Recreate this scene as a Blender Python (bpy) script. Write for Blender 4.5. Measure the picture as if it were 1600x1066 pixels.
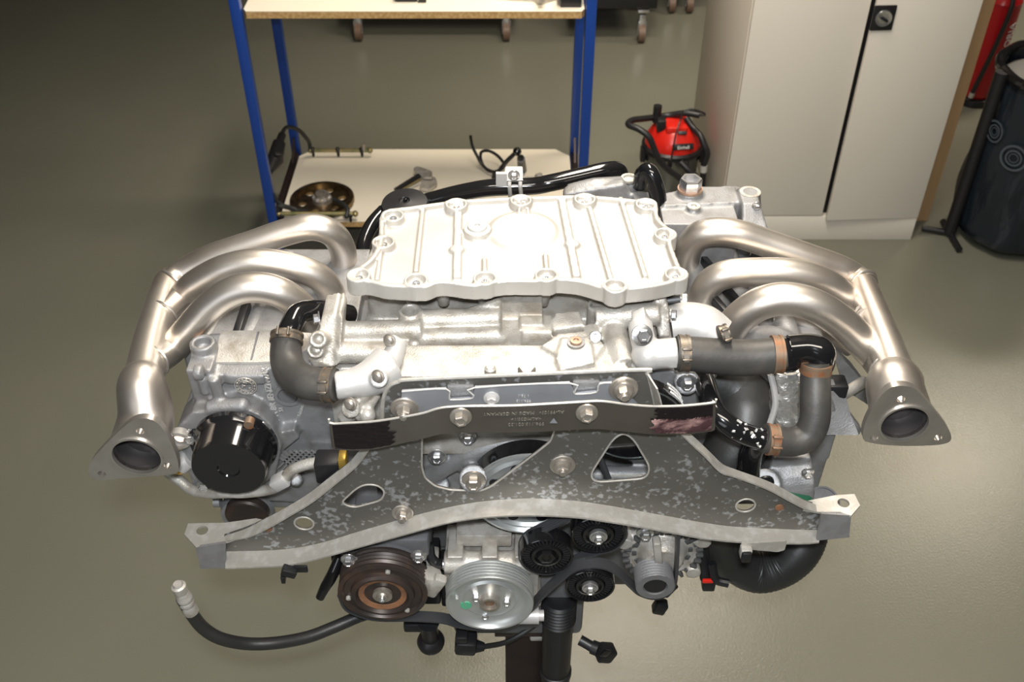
import bpy, bmesh, math, random
from mathutils import Vector, Matrix, Euler
from math import sin, cos, pi, radians
random.seed(7)
for o in list(bpy.data.objects): bpy.data.objects.remove(o)
scn = bpy.context.scene
COL = scn.collection
# ------------------------------------------------------------------ camera
CAM_H = 2.3; PITCH = radians(40); FPX = 1600.0
cd = bpy.data.cameras.new('camera'); cam = bpy.data.objects.new('camera', cd); COL.objects.link(cam)
cam.location = (0, 0, CAM_H); cam.rotation_euler = (radians(50), 0, 0)
cd.sensor_width = 36; cd.lens = 36.0; cd.clip_start = .05
cd.dof.use_dof = True; cd.dof.focus_distance = 1.42; cd.dof.aperture_fstop = 9.0
scn.camera = cam
# ------------------------------------------------------------------ light
w = bpy.data.worlds.new('world'); scn.world = w; w.use_nodes = True
w.node_tree.nodes['Background'].inputs[0].default_value = (.9, .95, 1, 1)
w.node_tree.nodes['Background'].inputs[1].default_value = .15
def area(name, loc, target, sx, sy, power, col):
    l = bpy.data.lights.new(name, 'AREA'); l.shape = 'RECTANGLE'; l.size = sx; l.size_y = sy; l.energy = power; l.color = col
    o = bpy.data.objects.new(name, l); COL.objects.link(o); o.location = loc
    o.rotation_euler = (Vector(target) - Vector(loc)).to_track_quat('-Z', 'Y').to_euler(); return o
area('ceiling_lamp_middle', (.25, 2.15, 3.3), (.45, 2.15, 0), 1.5, .4, 60, (1, .90, .77))
area('ceiling_lamp_rear', (.7, 4.0, 3.3), (.7, 4.0, 0), 1.5, .4, 20, (1, .88, .72)).data.spread = radians(105)
area('ceiling_lamp_right', (3.3, 5.2, 3.3), (3.3, 5.2, 0), 1.2, .4, 34, (1, .88, .72)).data.spread = radians(125)
area('front_top_fill', (.25, .1, 3.3), (.25, .1, 0), 1.5, .4, 24, (1, .91, .80))  # added overhead fill, no known lamp; brightens the top-facing front parts
area('camera_side_fill', (-1.3, -2.9, 2.0), (.9, 3.4, .6), 3.2, 1.8, 27, (.92, .96, 1))  # added broad fill behind the camera; this wall has no window
area('camera_flash', (.0, -.03, 2.46), (.25, 1.9, .8), .09, .06, 19, (.92, .96, 1))
scn.view_settings.view_transform = 'Standard'; scn.view_settings.look = 'None'
scn.view_settings.exposure = 0.42; scn.view_settings.gamma = 1; scn.view_settings.use_curve_mapping = False

# ------------------------------------------------------------------ photo geometry
CAMP = Vector((0, 0, CAM_H)); _s, _c = sin(PITCH), cos(PITCH)
def ray(px, py):
    u = (px - 800) / FPX; v = (py - 533) / FPX
    return Vector((u, _c - v * _s, -(_s + v * _c)))
def Y(px, py, y):                       # point seen at a pixel, on the upright plane at depth y
    d = ray(px, py); return CAMP + d * (y / d.y)
def Z(px, py, z):                       # point seen at a pixel, on the level plane at height z
    d = ray(px, py); return CAMP + d * ((z - CAM_H) / d.z)
def mpp(px, py, y): return y / ray(px, py).y / FPX      # metres per pixel there

# ------------------------------------------------------------------ materials
def mat(name, col, rough=.5, metal=0., bump=None, noise=None, coat=0., spec=.5, extra=None):
    m = bpy.data.materials.new(name); m.use_nodes = True
    nt = m.node_tree; b = nt.nodes['Principled BSDF']
    b.inputs['Base Color'].default_value = (*col, 1); b.inputs['Roughness'].default_value = rough
    b.inputs['Metallic'].default_value = metal; b.inputs['Coat Weight'].default_value = coat
    b.inputs['Specular IOR Level'].default_value = spec
    tc = nt.nodes.new('ShaderNodeTexCoord')
    def tex(scale, detail=4, stretch=None):
        n = nt.nodes.new('ShaderNodeTexNoise'); n.inputs['Scale'].default_value = scale; n.inputs['Detail'].default_value = detail
        if stretch:
            mp = nt.nodes.new('ShaderNodeMapping'); mp.inputs['Scale'].default_value = stretch
            nt.links.new(tc.outputs['Object'], mp.inputs[0]); nt.links.new(mp.outputs[0], n.inputs['Vector'])
        else: nt.links.new(tc.outputs['Object'], n.inputs['Vector'])
        return n
    m['tex'] = 0
    if noise:                            # (scale, second colour, low, high[, stretch])
        n = tex(noise[0], 6, noise[4] if len(noise) > 4 else None)
        r = nt.nodes.new('ShaderNodeValToRGB'); r.color_ramp.elements[0].position = noise[2]; r.color_ramp.elements[1].position = noise[3]
        r.color_ramp.elements[0].color = (*col, 1); r.color_ramp.elements[1].color = (*noise[1], 1)
        nt.links.new(n.outputs[0], r.inputs[0]); nt.links.new(r.outputs[0], b.inputs['Base Color'])
    if bump:                             # (scale, strength, distance)
        n2 = tex(bump[0], 3, bump[3] if len(bump) > 3 else None); bp = nt.nodes.new('ShaderNodeBump')
        bp.inputs['Strength'].default_value = bump[1]; bp.inputs['Distance'].default_value = bump[2]
        nt.links.new(n2.outputs[0], bp.inputs['Height']); nt.links.new(bp.outputs[0], b.inputs['Normal'])
    return m
M = {}
M['floor'] = mat('epoxy_floor', (.175, .176, .138), .23, 0, (170, .22, .0025), (1.2, (.195, .193, .152), .35, .7))
M['wall'] = mat('wall_paint', (.20, .195, .18), .8)
M['ceiling'] = mat('ceiling_paint', (.55, .54, .5), .9)
M['alu'] = mat('cast_aluminium', (.58, .555, .51), .46, .45, (420, .5, .0014), (42, (.36, .32, .265), .44, .72))
M['alu_pan'] = mat('cast_aluminium_pan', (.57, .55, .51), .48, .4, (500, .25, .0008), (14, (.51, .475, .43), .4, .75))
M['alu_grey'] = mat('grey_cast_aluminium', (.33, .33, .335), .5, .5, (420, .4, .0014), (34, (.22, .215, .205), .45, .75))
M['alu_dark'] = mat('dark_cast_aluminium', (.20, .20, .205), .6, .4, (300, .4, .0015))
M['alu_white'] = mat('pale_cast_aluminium', (.58, .57, .555), .45, .3, (400, .2, .0008))
M['steel'] = mat('satin_stainless', (.74, .69, .63), .40, .95, (260, .10, .0006), (11, (.56, .49, .43), .42, .72))
M['steel_flange'] = mat('stainless_flange', (.60, .57, .53), .34, .85, (300, .2, .0006), (20, (.48, .44, .40), .4, .7))
M['sooty'] = mat('sooty_bore', (.06, .055, .055), .6, .5, None, (30, (.16, .14, .14), .5, .8))
M['zinc'] = mat('zinc_bolt', (.72, .72, .73), .25, .9)
M['oldbolt'] = mat('weathered_bolt', (.50, .46, .41), .40, .8, None, (120, (.28, .20, .14), .55, .8))
M['carrier'] = mat('weathered_carrier', (.165, .158, .142), .40, .55, (140, .15, .0008), (120, (.40, .41, .42), .54, .61))
_nt = M['carrier'].node_tree; _n = [n for n in _nt.nodes if n.type == 'TEX_NOISE' and n.inputs['Scale'].default_value == 120][0]; _r = [n for n in _nt.nodes if n.type == 'VALTORGB'][0]
_c2 = _nt.nodes.new('ShaderNodeTexNoise'); _c2.inputs['Scale'].default_value = 20; _c2.inputs['Detail'].default_value = 3
_nt.links.new([n for n in _nt.nodes if n.type == 'TEX_COORD'][0].outputs['Object'], _c2.inputs['Vector'])
_m = _nt.nodes.new('ShaderNodeMix'); _m.data_type = 'FLOAT'; _m.inputs['Factor'].default_value = .38
_nt.links.new(_n.outputs[0], _m.inputs['A']); _nt.links.new(_c2.outputs[0], _m.inputs['B']); _nt.links.new(_m.outputs['Result'], _r.inputs[0])
M['carrier_rim'] = mat('lit_oxidised_rim', (.50, .475, .43), .5, .5, (260, .3, .001), (70, (.60, .585, .55), .48, .66))  # oxide speckle; base colour brightened to paint light on upward edges
M['plate'] = mat('blue_grey_plate', (.42, .44, .48), .4, .6, None, (20, (.36, .37, .40), .4, .7))
M['strip'] = mat('brown_grey_strip', (.25, .23, .20), .36, .85, (60, .1, .0006), (9, (.20, .18, .155), .35, .7))
M['stamp'] = mat('stamped_mark_grey', (.30, .28, .25), .5, .7)
M['burnt'] = mat('burnt_adhesive', (.012, .009, .010), .22, .1, (80, .6, .004, (.15, 1, 1)), (70, (.05, .022, .028), .55, .8, (.12, 1, 1)))
M['burntpink'] = mat('torn_adhesive', (.05, .022, .025), .5, 0, (60, .8, .004), (55, (.36, .22, .20), .45, .62, (.4, 1, 1)))
M['gloss'] = mat('gloss_black', (.008, .008, .009), .12, 0, None, None, .4)
M['black'] = mat('black_plastic', (.013, .013, .0145), .40)
M['rubber'] = mat('black_rubber', (.022, .022, .021), .55, 0, (200, .15, .001))
M['hose'] = mat('grey_coolant_hose', (.046, .044, .041), .50, 0, (160, .25, .0012), (24, (.085, .078, .068), .45, .8))
M['hosedark'] = mat('dark_ribbed_hose', (.026, .026, .025), .42, 0, (150, .2, .0012))
M['belt'] = mat('ribbed_belt', (.045, .046, .05), .5)
M['silver'] = mat('silver_pulley', (.60, .62, .61), .34, .7)
M['pulley_green'] = mat('green_grey_pulley', (.22, .25, .24), .3, .75)
M['rustpulley'] = mat('worn_brown_pulley', (.055, .043, .038), .4, .4, None, (30, (.11, .06, .04), .5, .8))
M['rust'] = mat('rust', (.28, .13, .06), .75, .1, (120, .4, .001), (60, (.16, .08, .05), .4, .7))
M['rustclamp'] = mat('rusty_clamp', (.22, .155, .105), .55, .4, None, (90, (.27, .115, .05), .45, .65))
M['clamp'] = mat('clamp_steel', (.17, .15, .125), .45, .7, None, (80, (.30, .20, .12), .5, .75))
M['foil'] = mat('crinkled_foil', (.70, .69, .66), .34, .8, (70, .9, .006), None)
M['green'] = mat('green_cap', (.02, .10, .055), .35)
M['greenpaint'] = mat('green_paint', (.10, .42, .24), .5)
M['copper'] = mat('copper_washer', (.50, .33, .24), .45, .7)
M['brass'] = mat('brass', (.72, .47, .10), .35, .7)
M['blue'] = mat('blue_paint', (.010, .055, .30), .35)
M['shelf'] = mat('cream_laminate', (.88, .82, .68), .45, 0, None, (3, (.85, .78, .64), .4, .7))
M['chip'] = mat('chipboard_edge', (.42, .25, .09), .8, 0, None, (90, (.60, .40, .18), .4, .65))
M['wood'] = mat('wood_edge', (.50, .31, .15), .6, 0, None, (18, (.58, .38, .20), .4, .7, (1, 1, .1)))
M['cabinet'] = mat('cream_cabinet', (.82, .775, .69), .42)
M['cabinet_side'] = mat('cabinet_side', (.86, .785, .68), .5)
M['red'] = mat('red_plastic', (.62, .018, .010), .28)
M['extred'] = mat('extinguisher_red', (.34, .006, .010), .25)
M['white'] = mat('white_print', (.8, .8, .78), .5)
M['tank'] = mat('grey_metal_tank', (.22, .22, .21), .25, .8)
M['bag'] = mat('dark_blue_film', (.012, .017, .024), .28, 0, (9, .8, .03, (1, 1, .35)))
M['bagprint'] = mat('grey_print', (.065, .08, .095), .45)
M['stand'] = mat('brown_black_steel', (.035, .025, .022), .4, .4, None, (16, (.055, .035, .03), .4, .7))
M['ring'] = mat('oily_steel', (.30, .22, .12), .3, .95, None, (40, (.12, .085, .05), .4, .7))
M['yellowzinc'] = mat('yellow_zinc', (.42, .33, .16), .4, .7, None, (30, (.20, .22, .10), .4, .7))
M['caster'] = mat('brown_wheel', (.16, .10, .07), .5)
M['void'] = mat('slot_shade', (.10, .10, .10), .6, .3)  # dark grey standing in for shade inside the alternator vents

# ------------------------------------------------------------------ mesh helpers
def new(): return bmesh.new()
def catmull(pts, n=6, closed=False):
    pts = [Vector(p) for p in pts]; N = len(pts); out = []
    rng = range(N if closed else N - 1)
    for i in rng:
        if closed: p0, p1, p2, p3 = pts[i-1], pts[i], pts[(i+1) % N], pts[(i+2) % N]
        else:
            p1, p2 = pts[i], pts[i+1]
            p0 = pts[i-1] if i > 0 else p1 * 2 - p2
            p3 = pts[i+2] if i + 2 < N else p2 * 2 - p1
        for k in range(n):
            t = k / n
            out.append(.5 * ((2*p1) + (p2-p0)*t + (2*p0-5*p1+4*p2-p3)*t*t + (3*p1-p0-3*p2+p3)*t**3))
    if not closed: out.append(pts[-1])
    return out
def box(bm, c, s, rot=None, bev=0., seg=2):
    r = bmesh.ops.create_cube(bm, size=1); vs = r['verts']
    mt = Matrix.Translation(Vector(c)) @ (rot.to_matrix().to_4x4() if rot else Matrix()) @ Matrix.Diagonal((*s, 1))
    bmesh.ops.transform(bm, matrix=mt, verts=vs)
    if bev:
        es = list({e for v in vs for e in v.link_edges})
        bmesh.ops.bevel(bm, geom=es, offset=min(bev, min(s)*.49), segments=seg, affect='EDGES', profile=.5)
def bb(bm, x0, x1, y0, y1, z0, z1, bev=0.): box(bm, ((x0+x1)/2, (y0+y1)/2, (z0+z1)/2), (abs(x1-x0), abs(y1-y0), abs(z1-z0)), None, bev)
def frame_of(d):
    d = Vector(d).normalized(); up = Vector((0, 0, 1)) if abs(d.z) < .95 else Vector((0, 1, 0))
    a = d.cross(up).normalized(); b = a.cross(d).normalized(); return a, b, d
def ringv(bm, c, a, b, r, seg, ph=0): return [bm.verts.new(c + (a*cos(2*pi*i/seg+ph) + b*sin(2*pi*i/seg+ph)) * r) for i in range(seg)]
def bridge(bm, A, B):
    n = len(A)
    for i in range(n):
        try: bm.faces.new((A[i], A[(i+1) % n], B[(i+1) % n], B[i]))
        except ValueError: pass
def lathe(bm, o, axis, prof, seg=32, cap0=True, cap1=True, ph=0):     # prof: (radius, height along axis)
    o = Vector(o); a, b, d = frame_of(axis); rings = []
    for r, h in prof: rings.append(ringv(bm, o + d*h, a, b, max(r, 1e-5), seg, ph))
    for A, B in zip(rings, rings[1:]): bridge(bm, A, B)
    if cap0: bm.faces.new(rings[0][::-1])
    if cap1: bm.faces.new(rings[-1])
def cyl(bm, p0, p1, r0, r1=None, seg=24, ph=0):
    p0, p1 = Vector(p0), Vector(p1); d = p1 - p0
    lathe(bm, p0, d, [(r0, 0), (r0 if r1 is None else r1, d.length)], seg, ph=ph)
def tube(bm, pts, r, seg=14, n=6, caps=True, smooth=True, cap_end=True):
    P = [Vector(p) for p in pts]; N = len(P)
    rs = r if isinstance(r, (list, tuple)) else [r] * N
    if smooth and N > 2:
        Q = catmull(P, n); R = []
        for i in range(N - 1):
            for k in range(n): R.append(rs[i] + (rs[i+1]-rs[i]) * k / n)
        R.append(rs[-1]); P, rs = Q, R
    T = [(P[min(i+1, len(P)-1)] - P[max(i-1, 0)]).normalized() for i in range(len(P))]
    a, b, _ = frame_of(T[0]); prev = None
    for i, p in enumerate(P):
        a = (a - T[i] * a.dot(T[i])).normalized(); b = T[i].cross(a)
        rg = ringv(bm, p, a, b, rs[i], seg)
        if prev: bridge(bm, prev, rg)
        elif caps: bm.faces.new(rg[::-1])
        prev = rg
    if caps and cap_end: bm.faces.new(prev)
def sphere(bm, c, r, sc=(1, 1, 1), seg=20):
    bmesh.ops.create_uvsphere(bm, u_segments=seg, v_segments=seg//2, radius=r, matrix=Matrix.Translation(Vector(c)) @ Matrix.Diagonal((*sc, 1)))
def prism(bm, outer, ext, holes=()):                                   # planar outline(s) + extrusion vector, manifold
    ext = Vector(ext); loops = [[Vector(p) for p in outer]] + [[Vector(p) for p in h] for h in holes]
    t = bmesh.new(); es = []; vl = []
    for lp in loops:
        vs = [t.verts.new(p) for p in lp]; vl.append(vs)
        for i in range(len(vs)): es.append(t.edges.new((vs[i], vs[(i+1) % len(vs)])))
    bmesh.ops.triangle_fill(t, use_beauty=True, use_dissolve=False, edges=es)
    t.verts.index_update(); tris = [[v.index for v in f.verts] for f in t.faces]; co = [v.co.copy() for v in t.verts]
    t.free()
    A = [bm.verts.new(c) for c in co]; B = [bm.verts.new(c + ext) for c in co]
    for f in tris: bm.faces.new([A[i] for i in f]); bm.faces.new([B[i] for i in reversed(f)])
    k = 0
    for lp in loops:
        n = len(lp)
        for i in range(n):
            j = (i+1) % n; bm.faces.new((A[k+j], A[k+i], B[k+i], B[k+j]))
        k += n
def ribbon(bm, A, B, th, nrm=None):                                    # strip between two 3D polylines, given thickness
    n = len(A); A = [Vector(p) for p in A]; B = [Vector(p) for p in B]; off = []
    for i in range(n):
        t = A[min(i+1, n-1)] - A[max(i-1, 0)]; k = t.cross(B[i] - A[i]).normalized()
        if nrm is not None: k = Vector(nrm)
        off.append(k * th)
    R = [[bm.verts.new(A[i]), bm.verts.new(B[i]), bm.verts.new(B[i]+off[i]), bm.verts.new(A[i]+off[i])] for i in range(n)]
    for i in range(n-1):
        for j in range(4):
            bm.faces.new((R[i][j], R[i][(j+1) % 4], R[i+1][(j+1) % 4], R[i+1][j]))
    bm.faces.new(R[0][::-1]); bm.faces.new(R[-1])
def resample(pts, n):
    P = [Vector(p) for p in pts]; L = [0]
    for a, b in zip(P, P[1:]): L.append(L[-1] + (b-a).length)
    out = []; j = 0
    for i in range(n):
        s = L[-1] * i / (n-1)
        while j < len(L) - 2 and L[j+1] < s: j += 1
        t = (s - L[j]) / max(L[j+1]-L[j], 1e-9); out.append(P[j].lerp(P[j+1], min(t, 1)))
    return out
def round_poly(pts, r, n=5):                                           # rounds every corner of a closed polyline
    P = [Vector(p) for p in pts]; N = len(P); out = []
    for i in range(N):
        a, b, c = P[i-1], P[i], P[(i+1) % N]
        d1 = min(r, (a-b).length*.48); d2 = min(r, (c-b).length*.48)
        s = b + (a-b).normalized()*d1; e = b + (c-b).normalized()*d2
        for k in range(n+1):
            t = k / n; out.append(s*(1-t)**2 + b*2*t*(1-t) + e*t*t)
    return out
def circle3(c, r, a=Vector((1, 0, 0)), b=Vector((0, 0, 1)), n=20, ra=1): return [Vector(c) + a*cos(2*pi*i/n)*r*ra + b*sin(2*pi*i/n)*r for i in range(n)]

# ------------------------------------------------------------------ object helpers
WORLD = {}
def wpos(o): return WORLD.get(o.name, Vector((0, 0, 0)))
def thing(name, label, cat, loc, group=None):
    o = bpy.data.objects.new(name, None); o.empty_display_size = .1; COL.objects.link(o)
    o.location = loc; WORLD[o.name] = Vector(loc); o['label'] = label; o['category'] = cat
    if group: o['group'] = group
    return o
def tomesh(name, bm, m, angle=32):
    me = bpy.data.meshes.new(name)
    bmesh.ops.recalc_face_normals(bm, faces=bm.faces); bm.to_mesh(me); bm.free()
    me.materials.append(M[m] if isinstance(m, str) else m)
    me.polygons.foreach_set('use_smooth', [True]*len(me.polygons)); me.set_sharp_from_angle(angle=radians(angle)); return me
def place(name, me, parent, label=None, loc=None):
    if loc is None:
        n = len(me.vertices); co = [0.]*(3*n); me.vertices.foreach_get('co', co)
        c = Vector(((min(co[0::3])+max(co[0::3]))/2, (min(co[1::3])+max(co[1::3]))/2, min(co[2::3])))
        me.transform(Matrix.Translation(-c)); loc = c
    o = bpy.data.objects.new(name, me); COL.objects.link(o); WORLD[o.name] = Vector(loc)
    if parent: o.parent = parent; o.location = Vector(loc) - wpos(parent)
    else: o.location = loc
    if label: o['label'] = label
    return o
def part(name, bm, m, parent, label=None, angle=32): return place(name, tomesh(name, bm, m, angle), parent, label)
def single(name, bm, m, label, cat, group=None, angle=32):
    o = place(name, tomesh(name, bm, m, angle), None, label); o['category'] = cat
    if group: o['group'] = group
    return o
def struct(name, bm, m):
    o = place(name, tomesh(name, bm, m), None); o['kind'] = 'structure'; return o
def cast(name, bm, m, parent, voxel=.003, it=4, label=None):          # union of solids with soft cast fillets
    me = bpy.data.meshes.new('tmp'); bmesh.ops.recalc_face_normals(bm, faces=bm.faces); bm.to_mesh(me); bm.free()
    o = bpy.data.objects.new('tmp', me); COL.objects.link(o)
    r = o.modifiers.new('r', 'REMESH'); r.mode = 'VOXEL'; r.voxel_size = voxel; r.use_smooth_shade = True
    s = o.modifiers.new('s', 'SMOOTH'); s.factor = .5; s.iterations = it
    dg = bpy.context.evaluated_depsgraph_get(); me2 = bpy.data.meshes.new_from_object(o.evaluated_get(dg))
    bpy.data.objects.remove(o); bpy.data.meshes.remove(me)
    me2.name = name; me2.materials.clear(); me2.materials.append(M[m])
    me2.polygons.foreach_set('use_smooth', [True]*len(me2.polygons)); me2.update()
    return place(name, me2, parent, label)
BOLT = {}
def bolt_mesh(kind, m):
    if (kind, m) in BOLT: return BOLT[(kind, m)]
    bm = new()
    if kind == 'hex':          # flange + hexagon + cupped top
        lathe(bm, (0, 0, 0), (0, 0, 1), [(1.55, 0), (1.5, .22), (1.12, .36)], 20)
        lathe(bm, (0, 0, .3), (0, 0, 1), [(1.0, 0), (1.0, .85), (.82, 1.0), (.60, 1.0), (.5, .85)], 6)
    elif kind == 'washer':     # big washer, flange, tall nut, stud end
        lathe(bm, (0, 0, 0), (0, 0, 1), [(2.0, 0), (2.0, .2), (1.85, .3), (1.35, .3)], 24)
        lathe(bm, (0, 0, .3), (0, 0, 1), [(1.4, 0), (1.3, .3), (1.02, .42)], 20)
        lathe(bm, (0, 0, .6), (0, 0, 1), [(1.0, 0), (1.0, 1.0), (.85, 1.15)], 6)
        lathe(bm, (0, 0, 1.6), (0, 0, 1), [(.55, 0), (.55, .55), (.45, .62)], 14)
    elif kind == 'socket':     # round cap with hexagon socket
        lathe(bm, (0, 0, 0), (0, 0, 1), [(1.0, 0), (1.0, .7), (.9, .85), (.52, .85), (.5, .35)], 20)
    else:                      # domed
        lathe(bm, (0, 0, 0), (0, 0, 1), [(1.3, 0), (1.3, .2), (1.0, .3), (.95, .7), (.7, .95), (.3, 1.0)], 18)
    BOLT[(kind, m)] = tomesh('bolt', bm, m); return BOLT[(kind, m)]
def bolt(p, axis, r, parent, kind='hex', m='zinc', name='bolt', spin=0):
    o = place(name, bolt_mesh(kind, m), parent, None, Vector(p))
    o.rotation_euler = (Vector(axis).to_track_quat('Z', 'Y').to_matrix() @ Matrix.Rotation(spin, 3, 'Z')).to_euler(); o.scale = (r, r, r); return o
def text(name, s, size, m, parent, origin, right, up, depth=.0006, label=None, align='CENTER'):
    cu = bpy.data.curves.new('t', 'FONT'); cu.body = s; cu.size = size; cu.extrude = depth; cu.align_x = align; cu.align_y = 'CENTER'; cu.resolution_u = 3
    o = bpy.data.objects.new('t', cu); COL.objects.link(o)
    me = bpy.data.meshes.new_from_object(o.evaluated_get(bpy.context.evaluated_depsgraph_get())); bpy.data.objects.remove(o)
    r = Vector(right).normalized(); u = Vector(up).normalized(); n = r.cross(u)
    mt = Matrix((r, u, n)).transposed().to_4x4(); mt.translation = Vector(origin); me.transform(mt)
    me.materials.clear(); me.materials.append(M[m]); me.name = name
    return place(name, me, parent, label)
FW = Vector((0, -1, 0)); UP = Vector((0, 0, 1)); RT = Vector((1, 0, 0))

# ================================================================== SETTING
bm = new(); bb(bm, -6, 6, -3, 9, -.1, 0); struct('floor', bm, 'floor')
bm = new(); bb(bm, -6, 6, -3, 9, 3.4, 3.5); struct('ceiling', bm, 'ceiling')
bm = new(); bb(bm, -6, 6, 9, 9.1, 0, 3.4); struct('wall_back', bm, 'wall')
bm = new(); bb(bm, -6.1, -6, -3, 9, 0, 3.4); struct('wall_left', bm, 'wall')
bm = new(); bb(bm, 6, 6.1, -3, 9, 0, 3.4); struct('wall_right', bm, 'wall')
bm = new(); bb(bm, -6, 6, -3.1, -3, 0, 3.4); struct('wall_front', bm, 'wall')

# ================================================================== RACK
rack = thing('shelf_rack', 'blue steel workshop rack with two cream chipboard shelves behind the engine', 'shelf rack', (-.325, 3.45, 0))
RX0, RX1, RY0, RY1 = -.882, .253, 3.19, 3.71
SZ = .205; UZ = 1.004
for x in (RX0, RX1):
    for y in (RY0, RY1):
        bm = new(); s = .017
        bb(bm, x-s, x+s, y-s, y+s, 0, 1.75, .003); part('post', bm, 'blue', rack)
def shelf(zt, c):
    th = .022; x0, x1, y0, y1 = RX0+.02, RX1-.02, RY0-.005, RY1+.01
    out = [(x0+c*.5, y0, zt), (x1-c*.5, y0, zt), (x1, y0+c, zt), (x1, y1-c, zt), (x1-c, y1, zt), (x0+c, y1, zt), (x0, y1-c, zt), (x0, y0+c, zt)]
    bm = new(); prism(bm, out, (0, 0, -.002)); s = part('shelf_board', bm, 'shelf', rack)
    bm = new(); prism(bm, [Vector(p)-Vector((0, 0, .0021)) for p in out], (0, 0, -th)); part('chipboard_core', bm, 'chip', s, 'bare chipboard edge')
    for y in (y0+.06, y1-.03):
        bm = new(); bb(bm, x0+.03, x1-.03, y-.012, y+.012, zt-.045, zt-.0245, .002); part('cross_bar', bm, 'stand', rack)
shelf(SZ, .055); shelf(UZ, .02)
for x in (RX0, RX1):
    bm = new(); bb(bm, x-.012, x+.012, RY0, RY1, SZ-.03, SZ+.0, .002); part('side_bar', bm, 'stand', rack, 'dark steel side bar')
    bm = new(); prism(bm, [(x-.004, RY1-.02, SZ+.07), (x-.004, RY1-.02, SZ-.02), (x-.004, RY1-.12, SZ-.02)], (.008, 0, 0)); part('gusset', bm, 'stand', rack)

# things on the lower shelf -----------------------------------------
zs = SZ
c = Z(503, 309, zs+.03)
fly = thing('flywheel', 'round oily steel flywheel with toothed rim lying on the lower shelf', 'flywheel', (c.x, c.y, zs))
R = 50 * mpp(503, 308, c.y)
bm = new(); n = 96
prof = []
for i in range(n*2):
    a = 2*pi*i/(n*2); r = R if (i//1) % 2 == 0 else R*.965
    prof.append(Vector((c.x+cos(a)*r, c.y+sin(a)*r, zs+.012)))
prism(bm, prof, (0, 0, .018), [circle3((c.x, c.y, zs+.012), R*.86, RT, Vector((0, 1, 0)), 48)]); part('ring_gear', bm, 'ring', fly)
bm = new(); hs = []
for k in range(6):
    a = k*pi/3+.3; hs.append(circle3((c.x+cos(a)*R*.62, c.y+sin(a)*R*.62, zs+.002), R*.13, RT, Vector((0, 1, 0)), 12))
prism(bm, circle3((c.x, c.y, zs+.002), R*.87, RT, Vector((0, 1, 0)), 48), (0, 0, .014), hs); part('disc', bm, 'ring', fly)
bm = new(); lathe(bm, (c.x, c.y, zs+.012), UP, [(R*.32, 0), (R*.30, .02), (R*.2, .024), (R*.19, .04), (R*.1, .04), (R*.1, .02)], 24); part('hub', bm, 'oldbolt', fly)
for k in range(6):
    a = k*pi/3; bolt((c.x+cos(a)*R*.25, c.y+sin(a)*R*.25, zs+.032), UP, .006, fly, 'hex', 'zinc')
# fuel rail standing on three injectors
def rail(pts, pegs, zt, label, hose=None):
    a, b = pts; t = thing('fuel_rail', label, 'fuel rail', ((a.x+b.x)/2, (a.y+b.y)/2, zs), 'fuel rails on the lower shelf')
    bm = new(); tube(bm, [a, b], .0085, 10, smooth=False); sphere(bm, a, .011, seg=10); sphere(bm, b, .012, seg=10); part('rail_pipe', bm, 'yellowzinc', t)
    for f in pegs:
        p = a.lerp(b, f); bm = new()
        lathe(bm, (p.x, p.y, zs), UP, [(.004, 0), (.006, .01), (.006, .02), (.011, .024), (.011, .035), (.007, .04), (.007, p.z-zs-.006)], 10); part('injector', bm, 'black', t)
    return t
a = Y(485, 235, 3.66); b = Y(578, 235, 3.66); zt = a.z
fr = rail((a, b), (.04, .46, .86), zt, 'brassy fuel rail standing on three black injectors at the back of the lower shelf')
p = Y(568, 226, 3.66); bm = new(); cyl(bm, (p.x, p.y, a.z), (p.x, p.y, a.z+.03), .009, .007); part('pressure_valve', bm, 'oldbolt', fr)
bm = new(); tube(bm, [a, a+Vector((0, 0, .035)), Y(478, 215, 3.62), Y(466, 203, 3.58), Y(448, 199, 3.52), Y(440, 212, 3.45), Y(435, 235, 3.36), Y(424, 262, 3.27), Y(420, 280, 3.22), Y(425, 300, 3.2), Y(437, 318, 3.2), Y(462, 327, 3.2)], .0075, 10); part('fuel_hose', bm, 'rubber', fr)
bm = new()
cyl(bm, Y(441, 211, 3.45), Y(436, 224, 3.4), .015); cyl(bm, Y(436, 224, 3.4), Y(430, 250, 3.32), .024, .03); cyl(bm, Y(430, 250, 3.32), Y(421, 268, 3.25), .03, .012)
box(bm, Y(434, 245, 3.32), (.03, .03, .05), Euler((.3, .2, .3)), .004); part('pressure_damper', bm, 'black', fr)
a = Z(436, 334, zs+.035); b = Z(555, 334, zs+.035)
fr2 = rail((a, b), (.03, .93), zs, 'greenish fuel rail lying along the front edge of the lower shelf')
bm = new(); tube(bm, [a, a+Vector((0, 0, .03)), a+Vector((.02, 0, .03)), Z(462, 328, zs+.04), Z(480, 330, zs+.04)], .007, 10); part('fuel_hose', bm, 'rubber', fr2)
bm = new(); tube(bm, [Z(522, 312, zs+.045), Z(535, 318, zs+.05), Z(543, 328, zs+.045), Z(541, 340, zs+.03)], .0085, 10); part('return_hose', bm, 'rubber', fr2)
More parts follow.
